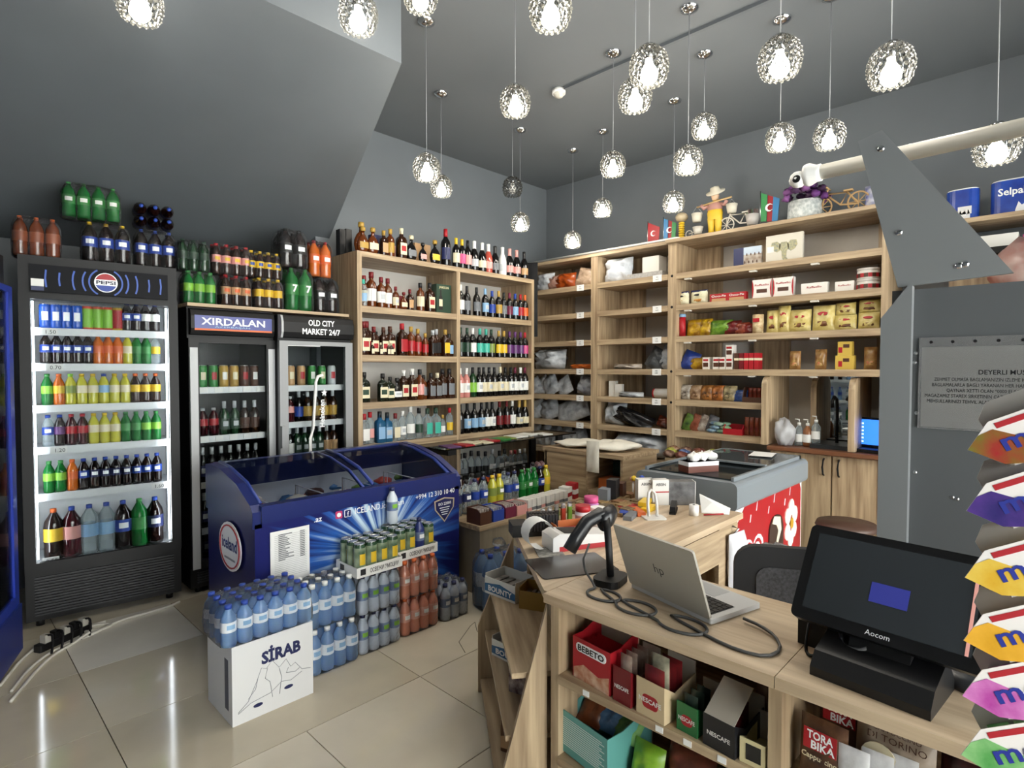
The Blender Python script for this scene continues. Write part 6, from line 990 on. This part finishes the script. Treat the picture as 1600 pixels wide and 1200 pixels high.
bn = thing('waste_bin', 'grey bin with crumpled clear liner before the red freezer', 'bin', (2.87, .99, 0)); MB().lathe([(0, 0), (.1, 0), (.13, .48), (.124, .48), (.096, .01)], 16).build('bin', DGREY, bn); MB().blob(.3, .28, .24, 77, .2, 16, 8).build('liner', clear('e4e4e6', .3, .12, 'b2b0b0'), bn, (0, 0, .34))
hb = thing('hanging_bag', 'white plastic bag hung on the desk edge', 'bag', (2.64, 1.085, .36), -.1); MB().pillow(.14, .32, .06, 88, .3).build('bag', mat('c6c6ca', .35, bump=.3), hb); MB().tube([(0, .02, .3), (0, -.01, .34), (0, .02, .345)], .005, 6).build('hook', STEEL, hb)
cd = carton('wafer_tray', 'brown and white carton on the red freezer lid', 'box', (3.1, 1.5, .8585), (.2, .1, .06), cm('6a3424'), -.5, band=(WHT, .6, 1.0)); tag(MB().box(-.1, .1, -.07, .07, 0, .002).build('paper_sheet', PAPER, None, (3.86, 1.42, .8785), .2), 'white sheet lying on the red freezer lid', 'paper')
for i in range(3): tag(MB().blob(.08, .07, .05, 90 + i, .3).build('tissue', PAPER, None, (3.04 + .06 * i, 1.5 - .02 * i, .919)), f'crumpled tissue, {ORD[i]} on the freezer carton', 'tissue', 'tissues')
# ---- tissue rolls etc. on the wall shelf at the right
for i, (y, w, h) in enumerate(((.49, .17, .2), (.2, .3, .21))):
    t = thing('tissue_pack', f'{"narrow" if i == 0 else "wide"} blue pack of tissue rolls on the wall shelf', 'tissue', (4.75, y, 2.4005), RW, 'tissue packs'); MB().prism(rr(-w / 2, w / 2, -.06, .06, .05, 5), 'z', 0, h).build('wrapper', mat('1c3a98', .3, c2='2a55b8', sc=8, var=.2), t); MB().prism(rr(-w / 2 + .004, w / 2 - .004, -.056, .056, .05, 5), 'z', h, h + .008).build('roll_tops', WHITE, t)
    MB().prism([(w * (.05 * q - .1), h * (.1 + .25 * abs(math.sin(q * 1.3)))) for q in range(8)] + [(w * .25, .012), (-w * .1, .012)], 'y', -.0615, -.06).build('white_print', WHT, t)
    if i: lettering('Selpak', .045, WHT, t, (-.04, -.0612, .12), w=.15, bold=.02)
    else: MB().box(-.02, .05, -.0615, -.06, .04, .09).build('barcode_label', PAPER, t)
for i, (y, w, c) in enumerate(((.5, .16, 'lblue'), (.3, .18, 'white'), (.13, .12, 'pink'), (.0, .1, 'white'))): carton('flat_pack', f'{c} flat pack, {ORD[i]} on the black lower shelf'.replace('lblue', 'pale blue'), 'box', (4.72, y, 2.2005), (w, .12, .06 + .02 * (i % 2)), C[c], RW)
tag(MB().blob(.3, .34, .3, 66, .15).build('bag_of_bread', mat('c2b0aa', .3, c2='a86a64', sc=8, var=.2, bump=.4), None, (4.5, .16, 1.9)), 'clear bag of pinkish goods at the right behind the fin', 'bag'); tag(MB().box(4.35, 4.7, -.3, .4, 1.86, 1.8995).build('bracket_shelf', WY, None), 'short oak bracket shelf under the bag of pinkish goods', 'shelf')
# ---- cables and sockets on the floor by the cola fridge
ps_ = thing('power_strip', 'black power strip with plugs on the floor by the cola fridge', 'power strip', (.5, 3.8, 0), math.radians(30)); MB().prism(rr(-.14, .14, -.025, .025, .01), 'z', 0, .035).build('strip', BLACK, ps_)
for k in range(5): MB().box(-.11 + .05 * k, -.08 + .05 * k, -.018, .018, .035, .075).build('plug', BLACK if k % 2 else cm('b8b4aa'), ps_); MB().tube(smooth([(-.095 + .05 * k, 0, .07), (-.09 + .05 * k, -.05, .08), (-.14 + .05 * k, -.1, .01)]), .006, 5).build('plug_lead', BLACK, ps_)
for i, P in enumerate(([(.25, 3.35, .006), (.33, 3.55, .006), (.45, 3.7, .006), (.62, 3.76, .006), (.75, 3.86, .006), (1.0, 3.86, .006), (1.08, 3.9, .006)], [(.22, 3.45, .006), (.32, 3.7, .006), (.42, 3.84, .006), (.6, 3.9, .006), (.74, 3.84, .006), (.66, 3.78, .006), (.55, 3.86, .006), (.7, 3.9, .006)], [(.24, 3.25, .006), (.4, 3.6, .006), (.52, 3.7, .006), (.6, 3.74, .03)])): tag(MB().tube(smooth(P), .0075, 6).build('floor_cable', cm('cfcbc0', .6), None), f'pale cable on the floor, {("running under the cola fridge door", "coiled beside the power strip", "leading into the power strip")[i]}', 'cable')
